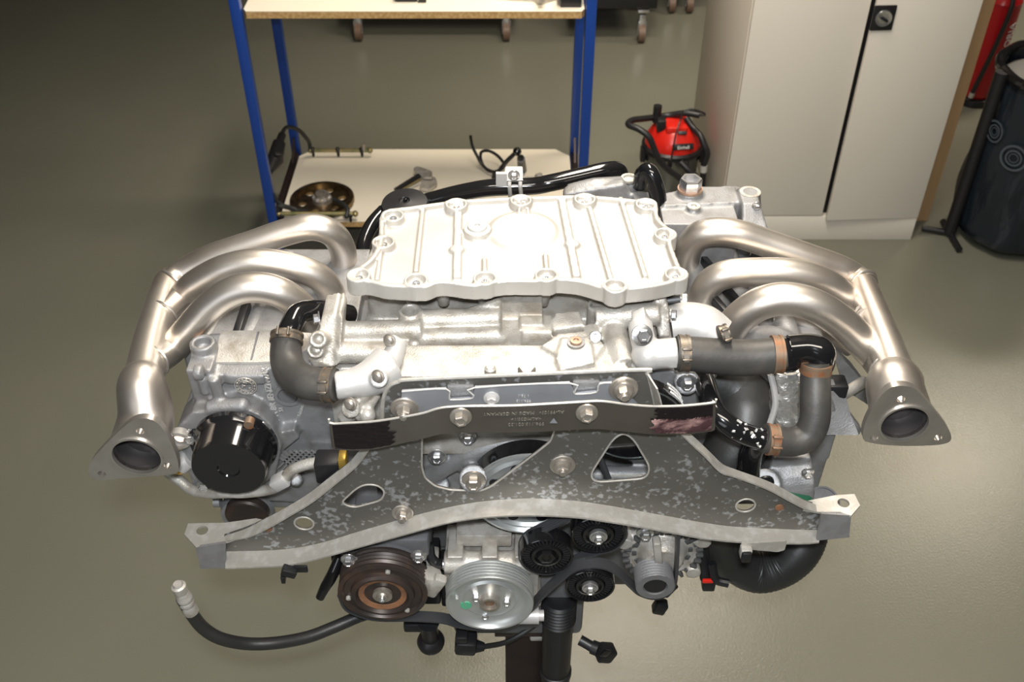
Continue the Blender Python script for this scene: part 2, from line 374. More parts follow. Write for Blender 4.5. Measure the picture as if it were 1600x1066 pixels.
# bracket behind the black breather
c = Z(650, 285, zs)
br = thing('metal_bracket', 'folded metal bracket with black arm lying in the middle of the lower shelf', 'bracket', c)
bm = new(); tube(bm, [Z(618, 298, zs+.012), Z(655, 275, zs+.03)], .011, 8, smooth=False); part('arm', bm, 'black', br)
bm = new(); tube(bm, [Z(628, 297, zs+.02), Z(657, 280, zs+.035)], .004, 8, smooth=False); part('rod', bm, 'yellowzinc', br)
bm = new(); prism(bm, round_poly([Z(645, 266, zs+.03), Z(652, 262, zs+.03), Z(675, 270, zs+.03), Z(676, 280, zs+.03), Z(662, 280, zs+.03)], .012), (0, 0, .008)); part('plate', bm, 'alu', br)
bm = new(); prism(bm, round_poly([Z(662, 282, zs+.01), Z(680, 280, zs+.01), Z(684, 290, zs+.01), Z(670, 300, zs+.01), Z(655, 297, zs+.01)], .012), (0, 0, .012)); part('plate', bm, 'alu', br)
# black cable
c = Z(775, 268, zs)
cb = thing('sensor_cable', 'black sensor cable with looped lead and ball end on the rear of the lower shelf', 'cable', c)
bm = new(); tube(bm, [Y(735, 212, 3.58), Y(738, 228, 3.57), Y(746, 245, 3.55), Y(754, 258, 3.53), Y(766, 268, 3.5), Y(780, 266, 3.5), Y(788, 258, 3.52), Y(778, 244, 3.56), Y(764, 236, 3.58), Y(752, 238, 3.57), Y(752, 252, 3.55), Y(760, 264, 3.52), Y(775, 270, 3.48)], .006, 8); part('lead', bm, 'black', cb)
bm = new(); tube(bm, [Z(778, 269, zs+.01), Y(792, 252, 3.5), Y(804, 240, 3.5)], .0085, 10); part('lever', bm, 'black', cb)
bm = new(); sphere(bm, Y(808, 237, 3.5), .017); part('ball_end', bm, 'gloss', cb)
bm = new(); cyl(bm, Z(816, 266, zs), Y(814, 248, 3.42), .018, .015); cyl(bm, Y(814, 248, 3.42), Y(813, 244, 3.42), .011); part('sensor', bm, 'black', cb)
bm = new(); p = Z(773, 279, zs); cyl(bm, p, p+Vector((0, 0, .03)), .013, .009)
cn = single('rubber_cap', bm, 'black', 'small black rubber cap on the lower shelf left of the pipe clamp', 'cap')
c = Z(842, 276, zs+.014); nt = thing('pipe_nut', 'short grey threaded pipe nut lying on the lower shelf right of the pipe clamp', 'nut', (c.x, c.y, zs))
bm = new(); lathe(bm, c, (-.8, -.55, 0), [(.014, -.012), (.014, .012), (.007, .012), (.007, -.005)], 6); part('nut_body', bm, 'alu', nt)
bm = new(); cyl(bm, Z(822, 279, zs+.012), Z(835, 278, zs+.012), .0075); part('thread', bm, 'oldbolt', nt)

# things on the upper shelf -----------------------------------------
c = Z(640, 2, UZ); t = thing('throttle_part', 'black sensor part on the upper shelf left of its centre', 'engine part', (c.x, c.y, UZ))
bm = new(); box(bm, c+Vector((-.01, .02, .02)), (.075, .06, .04), None, .008); part('body', bm, 'black', t)
bm = new(); cyl(bm, c+Vector((.03, -.005, .012)), c+Vector((.055, -.005, .012)), .012); part('stub', bm, 'black', t)
bm = new(); box(bm, c+Vector((-.01, .01, .043)), (.05, .03, .005), None, .002); part('cover', bm, 'green', t, 'dark green cover')
c = Z(815, 0, UZ); t = thing('alloy_casting', 'flat grey alloy casting on the right half of the upper shelf', 'engine part', (c.x, c.y+.02, UZ))
bm = new(); prism(bm, round_poly([Z(762, -2, UZ), Z(800, 1, UZ), Z(835, 3, UZ), Z(840, 8, UZ), Z(850, 7, UZ), Z(875, -2, UZ), Z(865, -16, UZ), Z(780, -16, UZ)], .012), (0, 0, .025)); part('casting', bm, 'alu', t)
bm = new(); p = Z(846, 2, UZ+.02); cyl(bm, p, p+Vector((0, 0, .02)), .013); part('boss', bm, 'alu', t)
c = Z(893, 12, UZ); t = thing('control_unit', 'small black box with glossy lid at the right front of the upper shelf', 'box', (c.x, c.y+.03, UZ))
bm = new(); bb(bm, c.x-.036, c.x+.032, c.y+.0, c.y+.08, UZ, UZ+.035, .003); part('case', bm, 'black', t)
bm = new(); bb(bm, c.x-.045, c.x+.042, c.y-.004, c.y+.085, UZ+.035, UZ+.05, .003); part('lid', bm, 'gloss', t)

# ================================================================== CABINET
cab = thing('steel_cabinet', 'tall cream cabinet with two doors and a square black lock standing right', 'cabinet', (1.19, 3.7, 0))
CX0, CX1, CY0, CY1 = .812, 1.579, 3.385, 4.17
CT = 1.9
bm = new(); bb(bm, CX0, CX1, CY0, CY1, .0, CT, .002); part('body', bm, 'cabinet_side', cab)
bm = new(); bb(bm, CX0, CX1, CY0-.02, CY0-.0005, .0, .11, .002); part('plinth', bm, 'cabinet', cab)
sx = Y(1283, 340, CY0).x
bm = new(); bb(bm, CX0+.002, sx-.006, CY0-.022, CY0-.0015, .115, CT-.01, .002); part('door', bm, 'cabinet', cab)
bm = new(); w_ = CX1 - sx - .008; bb(bm, -w_, 0, -.022, 0, .105, CT-.01, .002)
bmesh.ops.transform(bm, matrix=Matrix.Translation((CX1-.001, CY0-.0015, 0)) @ Matrix.Rotation(radians(3.2), 4, 'Z'), verts=bm.verts)
d2 = part('door', bm, 'cabinet', cab, 'right door standing slightly ajar')
lk = Y(1380, 28, CY0-.045); bm = new(); box(bm, lk, (.078, .008, .088), Euler((0, 0, radians(3.2))), .006); part('lock_plate', bm, 'black', d2, 'square black lock plate')
bm = new(); lathe(bm, lk+Vector((0, -.004, 0)), FW, [(.029, 0), (.027, .006), (.018, .004), (.018, .004)], 28); part('lock_dish', bm, 'zinc', d2, 'chrome lock dish')
bm = new(); box(bm, lk+Vector((0, -.012, 0)), (.03, .012, .009), Euler((0, .5, 0)), .003); part('key_grip', bm, 'black', d2)
bm = new()
bb(bm, sx-.01, sx+.03, CY0-.0012, CY0-.0004, .115, CT-.02)
part('gap_shade', bm, 'black', cab, 'painted shade in the gap between the doors')  # black sheet painting the shade behind the door seam
brd = Y(1562, 0, 3.9)
bm = new(); bb(bm, 1.588, 1.688, 3.50, 3.525, 0, 1.6, .002); single('wood_board', bm, 'wood', 'narrow upright brown wooden board hard against the right side of the cream cabinet', 'board')

# ================================================================== VACUUM
vc = Vector((.655, 3.72, 0)); vr = .118
vac = thing('vacuum_cleaner', 'red and grey canister vacuum cleaner with coiled black hose beside the cream cabinet', 'vacuum cleaner', vc)
bm = new(); lathe(bm, vc+Vector((0, 0, .03)), UP, [(vr*.86, 0), (vr*.9, .01), (vr*.96, .19)], 32); part('tank', bm, 'tank', vac, 'grey metal tank')
bm = new(); lathe(bm, vc+Vector((0, 0, .21)), UP, [(vr*.98, 0), (vr*1.06, .006), (vr*1.06, .022), (vr*.98, .03)], 32); part('rim', bm, 'black', vac, 'black rim')
bm = new(); lathe(bm, vc+Vector((0, 0, .24)), UP, [(vr*.97, 0), (vr*.95, .025), (vr*.84, .047), (vr*.72, .07), (vr*.56, .09), (vr*.46, .098)], 32)
box(bm, vc+Vector((0, -.015, .320)), (.09, .12, .045), None, .015); part('motor_head', bm, 'red', vac, 'red plastic head')
bm = new(); box(bm, vc+Vector((.025, -.105, .275)), (.085, .012, .024), Euler((-.35, 0, .12)), .003); lg = part('badge', bm, 'black', vac, 'black badge')
text('lettering', 'Einhell', .019, 'white', lg, vc+Vector((.025, -.1155, .277)), Vector((1, .12, 0)), Vector((0, .33, 1)), .0004)
bm = new(); box(bm, vc+Vector((.02, -.078, .322)), (.035, .008, .014), Euler((-.7, 0, 0)), .002); part('switch', bm, 'black', vac)
bm = new(); cyl(bm, vc+Vector((-.075, -.0, .33)), vc+Vector((-.075, 0, .40)), .017); box(bm, vc+Vector((-.06, -.03, .335)), (.035, .05, .05), None, .006); part('spout', bm, 'black', vac)
for sx_ in (-1, 1):
    bm = new(); box(bm, vc+Vector((sx_*vr*1.02, -.02, .195)), (.02, .04, .06), None, .004); part('latch', bm, 'black', vac)
yh = vc.y
bm = new(); tube(bm, [Y(1093, 180, yh-.02), Y(1070, 177, yh), Y(1040, 181, yh+.02), Y(1010, 185, yh-.02), Y(988, 188, yh-.06), Y(982, 195, yh-.10), Y(998, 202, yh-.13), Y(1014, 214, yh-.15), Y(1022, 232, yh-.16), Y(1030, 250, yh-.17), Y(1045, 266, yh-.17), Y(1060, 277, yh-.17), Y(1075, 290, yh-.17)], .0125, 12); part('hose', bm, 'black', vac, 'black suction hose')
bm = new(); tube(bm, [Y(1072, 184, yh-.02), Y(1083, 200, yh-.05), Y(1094, 212, yh-.09), Y(1100, 226, yh-.11), Y(1105, 240, yh-.12), Y(1100, 256, yh-.12), Y(1099, 266, yh-.12)], .013, 12); part('wand', bm, 'black', vac)
bm = new(); cyl(bm, Y(1100, 258, yh-.12), Y(1099, 268, yh-.12), .0145); part('wand_collar', bm, 'alu_white', vac, 'pale metal collar')
bm = new(); tube(bm, [Y(1099, 268, yh-.12), Y(1097, 290, yh-.12)], .0125, 12); part('wand', bm, 'black', vac)
bm = new(); tube(bm, [Y(1063, 253, yh-.14), Y(1075, 265, yh-.16), Y(1088, 276, yh-.17)], .013, 12); part('nozzle', bm, 'black', vac)
bm = new(); tube(bm, [Y(1067, 174, yh-.02), Y(1062, 190, yh-.1), Y(1056, 210, yh-.135), Y(1052, 230, yh-.14), Y(1049, 246, yh-.14)], .003, 6); tube(bm, [Y(1066, 176, yh), Y(1080, 171, yh), Y(1098, 176, yh), Y(1101, 180, yh), Y(1090, 180, yh), Y(1070, 178, yh)], .004, 6); part('power_cord', bm, 'black', vac)
bm = new(); box(bm, Y(1047, 254, yh-.14), (.018, .016, .04), None, .005); part('plug', bm, 'black', vac)
for k in range(4):
    a = pi/4+k*pi/2; bm = new(); lathe(bm, vc+Vector((cos(a)*vr*.8, sin(a)*vr*.8, .0)), UP, [(.014, 0), (.018, .012), (.014, .028), (.008, .032)], 12); part('caster', bm, 'black', vac)

# ================================================================== EXTINGUISHER + BAG
e0 = Vector((2.235, 4.56, 0)); er = .082
ext = thing('fire_extinguisher', 'red fire extinguisher with black hose standing behind the dark rubbish bag', 'fire extinguisher', e0)
bm = new(); lathe(bm, e0, UP, [(er*1.08, 0), (er*1.08, .035), (er*.98, .04)], 28); part('foot', bm, 'black', ext, 'black foot ring')
bm = new(); lathe(bm, e0+Vector((0, 0, .04)), UP, [(er*.9, 0), (er, .012), (er, .44), (er*.98, .452), (er, .46), (er*.8, .50), (er*.35, .53), (er*.3, .56)], 32); part('cylinder', bm, 'extred', ext)
bm = new(); tube(bm, [e0+Vector((.0, -.03, .60)), e0+Vector((-.0, -er*1.1, .5)), e0+Vector((-.02, -er*1.12, .3)), e0+Vector((-.045, -er*1.0, .12)), e0+Vector((-.05, -er*.98, .08))], .011, 10); part('hose', bm, 'black', ext)
bm = new(); cyl(bm, e0+Vector((-.05, -er*.98, .08)), e0+Vector((-.052, -er*.98, .055)), .012); part('nozzle', bm, 'alu', ext)
bm = new(); box(bm, e0+Vector((0, 0, .62)), (.05, .09, .05), None, .01); part('valve', bm, 'black', ext)
text('lettering', 'GLORIA', .05, 'white', ext, e0+Vector((er*.52, -er*.90, .33)), UP, Vector((-.866, -.5, 0)), .0008)

g0 = Vector((1.985, 3.42, 0)); gr = .235
bag = thing('bin_bag_stand', 'dark blue rubbish bag hanging from a black pole stand at the right edge', 'waste bag', g0)
bm = new(); seg = 56; rows = []
for j in range(22):
    f = j / 21; z = .02 + f * .675
    base = gr * (1.0 - .10*abs(f-.35)) * (1 if f > .04 else .86)
    a_, b_, d_ = RT, Vector((0, 1, 0)), UP; rw = []
    for i in range(seg):
        an = 2*pi*i/seg
        r = base * (1 + .022*sin(an*5+f*4) + .014*sin(an*11-f*9) + .012*sin(an*17+f*23)*(.4+f) + .02*sin(f*13+an*2)*(1-f))
        rw.append(bm.verts.new((g0.x+cos(an)*r, g0.y+sin(an)*r, z + .008*sin(an*6)*f)))
    rows.append(rw)
for A, B in zip(rows, rows[1:]): bridge(bm, A, B)
bm.faces.new(rows[0][::-1])
part('bag', bm, 'bag', bag, 'dark blue plastic film', 60)
bm = new(); seg2 = [g0+Vector((cos(a*pi/14)*gr*.97, sin(a*pi/14)*gr*.97, .690+.004*sin(a*2.3))) for a in range(29)]
tube(bm, seg2, .018, 10, 3, False); part('rim_ring', bm, 'gloss', bag)
bm = new(); lathe(bm, g0+Vector((0, 0, .645)), UP, [(gr*.9, 0), (gr*.55, .035), (gr*.2, .03)], 24)
part('rubbish', bm, 'wall', bag, 'pale rubbish showing at the top')
bm = new(); p1 = g0+Vector((-gr*1.06, -.03, 0)); cyl(bm, p1+Vector((0, 0, .02)), p1+Vector((0, 0, .70)), .024); part('pole', bm, 'black', bag)
bm = new(); cyl(bm, p1+Vector((-.10, .03, .018)), p1+Vector((.0, 0, .018)), .012); cyl(bm, p1+Vector((0, -.12, .018)), p1+Vector((0, .08, .018)), .012); part('foot_bar', bm, 'black', bag)
for (px, py, rr) in ((1540, 232, .042), (1592, 255, .05)):
    q = Y(px, py, g0.y-.2); dv = Vector((q.x-g0.x, 0, 0)); dx = max(-.95, min(.95, dv.x/(gr*.99))); an = math.asin(dx)
    nn = Vector((sin(an), -cos(an), 0)); ctr = Vector((g0.x, g0.y, q.z)) + nn*gr*1.028
    rt = Vector((cos(an), sin(an), 0)); bm = new()
    for r1, r0 in ((1, .84), (.62, .5), (.36, .3)):
        O = circle3(ctr, rr*r1, rt, UP, 28); I = circle3(ctr, rr*r0, rt, UP, 28)
        prism(bm, O, nn*.0012, [I])
    part('print_mark', bm, 'bagprint', bag, 'faint round print')

# ================================================================== TROLLEYS FAR BEHIND
def trolley(x0, x1, y0, y1, zb, label, visx, bodym):
    t = thing('trolley', label, 'trolley', ((x0+x1)/2, (y0+y1)/2, 0), 'dark trolleys behind the rack')
    bm = new(); bb(bm, x0, x1, y0-.02, y1, zb, zb+.06, .004); bb(bm, x0, x1, y0-.02, y1, .55, .6, .004)
    for x in (x0+.03, x1-.03):
        for y in (y0+.01, y1-.03): bb(bm, x-.02, x+.02, y-.02, y+.02, zb, .6)
    part('frame', bm, bodym, t)
    for x in visx:
        for y in (y0, y1-.05):
            bm = new(); box(bm, (x, y, zb-.012), (.06, .06, .012), None, .002); box(bm, (x, y, .115), (.034, .03, zb-.12), None, .004)
            for s in (-1, 1): box(bm, (x+s*.02, y-.005, .075), (.005, .04, .075), None, .002)
            cs = part('caster', bm, 'zinc', t)
            bm = new(); cyl(bm, (x-.017, y-.01, .045), (x+.017, y-.01, .045), .045); part('wheel', bm, 'caster', cs)
    return t
trolley(-.88, .03, 5.27, 5.9, .19, 'dark trolley on two chrome casters seen below the upper shelf', (-.82, -.03), 'stand')
trolley(.30, .76, 5.25, 5.9, .185, 'dark trolley with a chrome caster left of the cream cabinet', (.69,), 'black')
trolley(.86, 1.1, 5.65, 6.2, .17, 'dark trolley on small reddish wheels hard against the cream cabinet', (.90, 1.0), 'black')

# ================================================================== ENGINE STAND
st = thing('engine_stand', 'brown black square steel engine stand post under the engine', 'engine stand', (.02, 1.10, 0))
bm = new(); bb(bm, -.012, .060, 1.045, 1.12, .06, .765, .003); part('post', bm, 'stand', st)
bm = new(); bb(bm, -.03, .078, 1.03, 1.30, .765, .785, .002); part('top_plate', bm, 'stand', st)
bm = new(); box(bm, (.046, 1.04, .752), (.03, .012, .014), None, .004); part('weld_plate', bm, 'alu', st, 'pale welded tab')
bm = new(); bb(bm, -.35, .40, 1.05, 1.12, .0, .06, .003); part('base_bar', bm, 'stand', st)
bm = new(); bb(bm, -.012, .060, .75, 1.30, .0, .0595, .003); part('base_bar', bm, 'stand', st)

# ================================================================== ENGINE
eng = thing('flat_engine', 'upside down silver flat six car engine on a stand with tubular exhaust headers both sides', 'engine', (.02, 1.25, .785))
# ---- inner block (dark body that everything is bolted to)
bm = new(); bb(bm, -.20, .22, 1.11, 1.42, .80, 1.28, .01); bb(bm, -.45, .45, 1.17, 1.40, 1.05, 1.24, .03); bb(bm, -.30, .30, 1.09, 1.3, .93, 1.30, .01)
bb(bm, -.10, .12, 1.02, 1.2, .785, .95, .01)
part('engine_block', bm, 'alu_dark', eng)
# ---- oil pan -----------------------------------------------------------
PZ = 1.47; PT = .0245
lob = [(614, 337), (713, 319), (814, 313), (914, 311), (1010, 319), (1040, 366), (1057, 428), (961, 447), (854, 430), (758, 435), (650, 438), (560, 430), (599, 378)]
Lw = [Z(x, y, PZ) for x, y in lob]
outl = [(597, 330), (640, 322), (697, 314), (728, 311), (800, 307), (830, 306), (900, 304), (930, 305), (995, 311), (1026, 318), (1030, 340), (1052, 362), (1050, 380), (1063, 415), (1070, 432), (1040, 444), (985, 452), (945, 451), (905, 440), (868, 437), (840, 440), (790, 440), (742, 447), (690, 441), (665, 449), (630, 448), (600, 446), (580, 441), (550, 436), (553, 422), (575, 405), (588, 385), (592, 366)]
O = catmull([Z(x, y, PZ) for x, y in outl], 3, True)
bm = new(); floor_z = .0095
prism(bm, [p - Vector((0, 0, floor_z)) for p in O], (0, 0, -PT + floor_z))
ctr = sum(O, Vector()) / len(O)
ins = []
for i, p in enumerate(O):
    t = (O[(i+1) % len(O)] - O[i-1]).normalized(); n_ = Vector((-t.y, t.x, 0))
    if n_.dot(ctr - p) < 0: n_ = -n_
    ins.append(p + n_ * .007)
ribbon(bm, [p - Vector((0, 0, .012)) for p in O + [O[0]]], [p for p in O + [O[0]]], 0) if False else None
for i in range(len(O)):                                              # raised rim round the edge
    j = (i+1) % len(O); prism(bm, [O[i], O[j], ins[j], ins[i]], (0, 0, -.014))
for p in Lw:
    lathe(bm, p - Vector((0, 0, PT-.0005)), UP, [(.0168, 0), (.0168, PT+.001), (.0128, PT+.001), (.0120, PT-.0075)], 28)
def rib(a, b, wd, h=.0055):
    A = Z(*a, PZ-floor_z); B = Z(*b, PZ-floor_z); d = (B-A).normalized(); s = Vector((-d.y, d.x, 0))*wd/2
    prism(bm, [A-s-Vector((0, 0, .003)), B-s-Vector((0, 0, .003)), B+s-Vector((0, 0, .003)), A+s-Vector((0, 0, .003))], (0, 0, h+.003))
for a, b, wd in [((661, 325), (650, 428), .0065), ((716, 321), (714, 438), .011), ((597, 384), (589, 441), .006), ((757, 406), (757, 428), .006), ((852, 400), (854, 424), .006),
                 ((877, 312), (901, 436), .011), ((918, 317), (954, 440), .007), ((969, 312), (1008, 436), .007), ((811, 317), (811, 338), .004), ((825, 317), (825, 338), .004)]: rib(a, b, wd)
for a in ((714, 394), (894, 386)):
    p = Z(*a, PZ-floor_z-.002); cyl(bm, p, p+Vector((0, 0, .007)), .0115, .010)
p = Z(817, 362, PZ-floor_z); lathe(bm, p-Vector((0, 0, .004)), UP, [(.054, 0), (.053, .0045), (.047, .0075)], 48)
p = Z(746, 364, PZ-floor_z); cyl(bm, p-Vector((0, 0, .002)), p+Vector((0, 0, .0085)), .0205)
box(bm, Z(729, 366, PZ-floor_z)+Vector((0, 0, .001)), (.03, .007, .006))
pan = cast('oil_pan', bm, 'alu_pan', eng, .0016, 2, 'pale cast aluminium oil pan with ribs')
for p in Lw:
    bolt(p - Vector((0, 0, .0085)), UP, .0056, pan, 'socket', 'zinc', spin=random.random())
p = Z(746, 362, PZ-floor_z)+Vector((0, 0, .0075)); bm = new(); lathe(bm, p, UP, [(.0145, 0), (.0145, .003), (.0135, .004), (.004, .004), (.004, .0015)], 28); part('drain_plug', bm, 'alu_white', pan, 'white drain plug with hexagon socket')
# ---- crankcase under the pan
bm = new()
cr = [(p.x, p.y) for p in [Z(563, 425, 1.446), Z(1052, 425, 1.446), Z(1030, 330, 1.446), Z(605, 335, 1.446)]]
prism(bm, round_poly([Vector((x, y, 1.4465)) for x, y in cr], .02), (0, 0, -.12))
bb(bm, -.215, .20, 1.12, 1.22, 1.25, 1.36)
for x in (640, 690, 755, 850, 955):
    p = Z(x, 446, 1.446); cyl(bm, p+Vector((0, .012, 0)), p+Vector((0, .02, -.05)), .013, .008)
cast('crankcase', bm, 'alu', eng, .003, 4, 'grey crankcase below the pan')
# ---- oil console: tubes, bosses, front casing
bm = new()
def cpx(a, b, z, r): cyl(bm, Z(*a, z-r)*1.0+Vector((0, 0, 0)), Z(*b, z-r), r, seg=28)
def hc(a, b, y, r): cyl(bm, Y(*a, y), Y(*b, y), r, seg=28)
hc((648, 502), (782, 498), 1.125, .0165); bb(bm, -.14, -.02, 1.09, 1.14, 1.25, 1.378); bb(bm, -.24, -.10, 1.07, 1.12, 1.25, 1.352)
hc((527, 519), (660, 515), 1.105, .0150)
hc((527, 551), (640, 551), 1.08, .0155)
hc((655, 528), (790, 524), 1.10, .0125)
pa = Z(641, 485, 1.412); lathe(bm, pa-Vector((0, 0, .07)), UP, [(.021, 0), (.0165, .04), (.0165, .0705), (.0115, .0705), (.0112, .045)], 28)
bm2 = bm
# clamp blocks
A = Y(797, 500, 1.115); bb(bm, A.x-.0125, A.x+.0125, 1.09, 1.165, 1.31, 1.424)
bb(bm, A.x-.016, A.x+.013, 1.08, 1.11, 1.31, 1.375)
bb(bm, A.x+.0165, A.x+.045, 1.10, 1.165, 1.33, 1.424); bb(bm, A.x+.0165, A.x+.058, 1.085, 1.125, 1.36, 1.405); bb(bm, A.x+.01, A.x+.06, 1.09, 1.12, 1.32, 1.36)
# sloping rib from pan to clamp
tube(bm, [Y(782, 470, 1.135), Y(760, 478, 1.135), Y(735, 486, 1.13)], .006, 8, 3)
# front casing
a = Z(628, 541, 1.392); b = Z(955, 541, 1.392)
prism(bm, [Z(632, 538, 1.392), Z(955, 538, 1.392), Z(990, 583, 1.386), Z(940, 586, 1.386), Z(620, 588, 1.386)], (0, 0, -.09))
bb(bm, -.16, .17, 1.03, 1.12, 1.22, 1.37)
bb(bm, -.26, -.14, 1.07, 1.13, 1.22, 1.35)
# raised area right of clamp
prism(bm, [Z(868, 487, 1.41), Z(905, 484, 1.41), Z(914, 508, 1.405), Z(858, 517, 1.40)], (0, 0, -.05))
prism(bm, [Z(845, 540, 1.397), Z(872, 521, 1.40), Z(928, 515, 1.40), Z(945, 540, 1.397), Z(930, 560, 1.394), Z(880, 560, 1.394)], (0, 0, -.05))
prism(bm, [Z(878, 528, 1.402), Z(922, 526, 1.402), Z(930, 566, 1.398), Z(875, 578, 1.394), Z(868, 560, 1.395)], (0, 0, -.05))
tube(bm, [Z(948, 498, 1.385), Z(958, 520, 1.388), Z(975, 575, 1.376)], .020, 16, 4)
tube(bm, [Z(922, 512, 1.398), Z(930, 530, 1.396)], .0095, 14)
for q in ((935, 555), (945, 575)): pass
# right tube with boss
hc((930, 497), (1030, 490), 1.12, .0165)
pb = Z(936, 476, 1.415); lathe(bm, pb-Vector((0, 0, .06)), UP, [(.018, 0), (.0165, .03), (.0165, .0605), (.0122, .0605), (.0120, .03)], 28)
bb(bm, Y(955, 520, 1.1).x, Y(1030, 520, 1.1).x, 1.09, 1.14, 1.25, 1.375)
prism(bm, [Y(1022, 467, 1.125), Y(1040, 466, 1.125), Y(1047, 490, 1.115), Y(1047, 528, 1.10), Y(1030, 528, 1.10), Y(1022, 495, 1.12)], (0, .03, 0))
# left end flange of the tubes
prism(bm, [Y(520, 495, 1.10), Y(530, 489, 1.10), Y(536, 500, 1.09), Y(530, 570, 1.06), Y(521, 574, 1.06)], (0, .05, 0))
prism(bm, [Y(503, 495, 1.10), Y(522, 490, 1.10), Y(524, 575, 1.06), Y(490, 575, 1.06), Y(480, 560, 1.06), Y(495, 530, 1.08)], (0, .05, 0))
for q in ((498, 551), (494, 567)):
    p = Y(*q, 1.055); lathe(bm, p+Vector((0, .03, 0)), (0, -.8, .6), [(.012, 0), (.012, .03), (.007, .03), (.006, .015)], 20)
cast('oil_console', bm, 'alu', eng, .0022, 3, 'bright cast oil and coolant console')
for q, r_ in ((Z(641, 485, 1.386), .0108), (Z(936, 476, 1.386), .0115)):
    bm = new(); cyl(bm, q-Vector((0, 0, .01)), q, r_); part('bore_plug', bm, 'alu_grey', eng)
# bolts on the console
p = Z(900, 534, 1.403); bm = new(); lathe(bm, p-Vector((0, 0, .004)), UP, [(.0125, 0), (.0125, .004)], 24); part('washer', bm, 'alu_grey', eng)
bm = new(); lathe(bm, p, UP, [(.0085, 0), (.008, .003), (.004, .003), (.0035, .001)], 20); part('copper_plug', bm, 'copper', eng, 'copper coloured plug')
bolt(Z(929, 527, 1.40), (.1, -.7, .7), .0085, eng, 'socket')
bolt(Y(500, 498, 1.10), (-1, -.2, 0), .007, eng)
p = Z(823, 580, 1.402); bm = new(); lathe(bm, p-Vector((0, 0, .004)), UP, [(.012, 0), (.012, .009), (.010, .011)], 6); part('hex_plug', bm, 'oldbolt', eng, 'dull hexagon plug')
p = Z(766, 580, 1.401); bm = new(); lathe(bm, p-Vector((0, 0, .004)), UP, [(.008, 0), (.008, .009), (.005, .012)], 16); part('domed_plug', bm, 'alu', eng)
# ---- white thermostat flange + elbow at left
yF = 1.02
bm = new()
tube(bm, [Y(623, 532, 1.055), Y(612, 562, 1.03), Y(594, 598, 1.0)], [.0125, .0150, .0135], 18, 4)
cyl(bm, Y(592, 592, 1.0), Y(592, 592, .985), .012); cyl(bm, Y(618, 537, 1.05), Y(610, 533, 1.045), .010)
tube(bm, [Y(524, 603, .995), Y(550, 599, 1.0), Y(580, 590, 1.01), Y(608, 572, 1.03)], [.0185, .0195, .025, .03], 22, 5)
cast('coolant_flange', bm, 'alu_white', eng, .0022, 3, 'white coolant outlet on a slanted flange')
bm = new()
tube(bm, [Y(594, 596, 1.0), Y(570, 618, .995), Y(549, 634, .99)], .0085, 14, 4); cyl(bm, Y(549, 634, .99), Y(548, 640, .975), .0125)
tube(bm, [Y(588, 615, 1.0), Y(572, 640, .99), Y(556, 652, .985)], .0075, 12); sphere(bm, Y(574, 648, .985), .012); cyl(bm, Y(540, 655, 1.0), Y(556, 630, 1.0), .012)
cast('flange_foot', bm, 'alu', eng, .002, 3)
for q, y_ in (((591, 588), .985), ((548, 631), .973), ((609, 532), 1.042)): bolt(Y(*q, y_), (-.35, -.8, .3), .0072, eng, 'dome', 'oldbolt')
# ---- left coolant hose
bm = new(); tube(bm, [Y(545, 492, 1.19), Y(515, 486, 1.16), Y(487, 485, 1.13), Y(466, 491, 1.11), Y(456, 507, 1.09), Y(449, 525, 1.075), Y(447, 540, 1.06)], .0155, 18); part('coolant_pipe', bm, 'gloss', eng, 'gloss black coolant pipe')
hp = [Y(449, 522, 1.075), Y(447, 540, 1.06), Y(448, 565, 1.04), Y(458, 585, 1.02), Y(476, 596, 1.005), Y(500, 601, .998), Y(526, 602, .995)]
bm = new(); tube(bm, hp, [.0205, .0208, .022, .0235, .0235, .0222, .022], 20); part('coolant_hose', bm, 'hose', eng, 'grey rubber elbow hose')
def clampband(c, d, r, wd, m='clamp', ear=True):
    c = Vector(c); d = Vector(d).normalized(); bm = new()
    for s in (-1, 1): lathe(bm, c+d*s*wd*.36-d*wd*.14, d, [(r-.001, 0), (r+.0014, 0), (r+.0014, wd*.28), (r-.001, wd*.28)], 28)
    lathe(bm, c-d*wd*.25, d, [(r-.001, 0), (r+.0006, 0), (r+.0006, wd*.5), (r-.001, wd*.5)], 28)
    if ear:
        e = (FW*.8+UP*.6); e = (e - d*e.dot(d)).normalized(); q = d.cross(e)
        rt = Matrix((q, d, e)).transposed().to_euler()
        for s in (-1, 1): box(bm, c+e*(r+.004)+q*s*.007, (.003, wd*.9, .010), rt, .0008)
        box(bm, c+e*(r+.002), (.02, wd*.5, .002), rt)
    return part('hose_clamp', bm, m, eng, 'rusty hose clamp' if m == 'rustclamp' else None)
clampband(Y(448, 529, 1.068), Y(447, 540, 1.06)-Y(449, 522, 1.075), .0212, .013)
clampband(Y(514, 602, .9965), Y(526, 602, .995)-Y(500, 601, .998), .0226, .014)

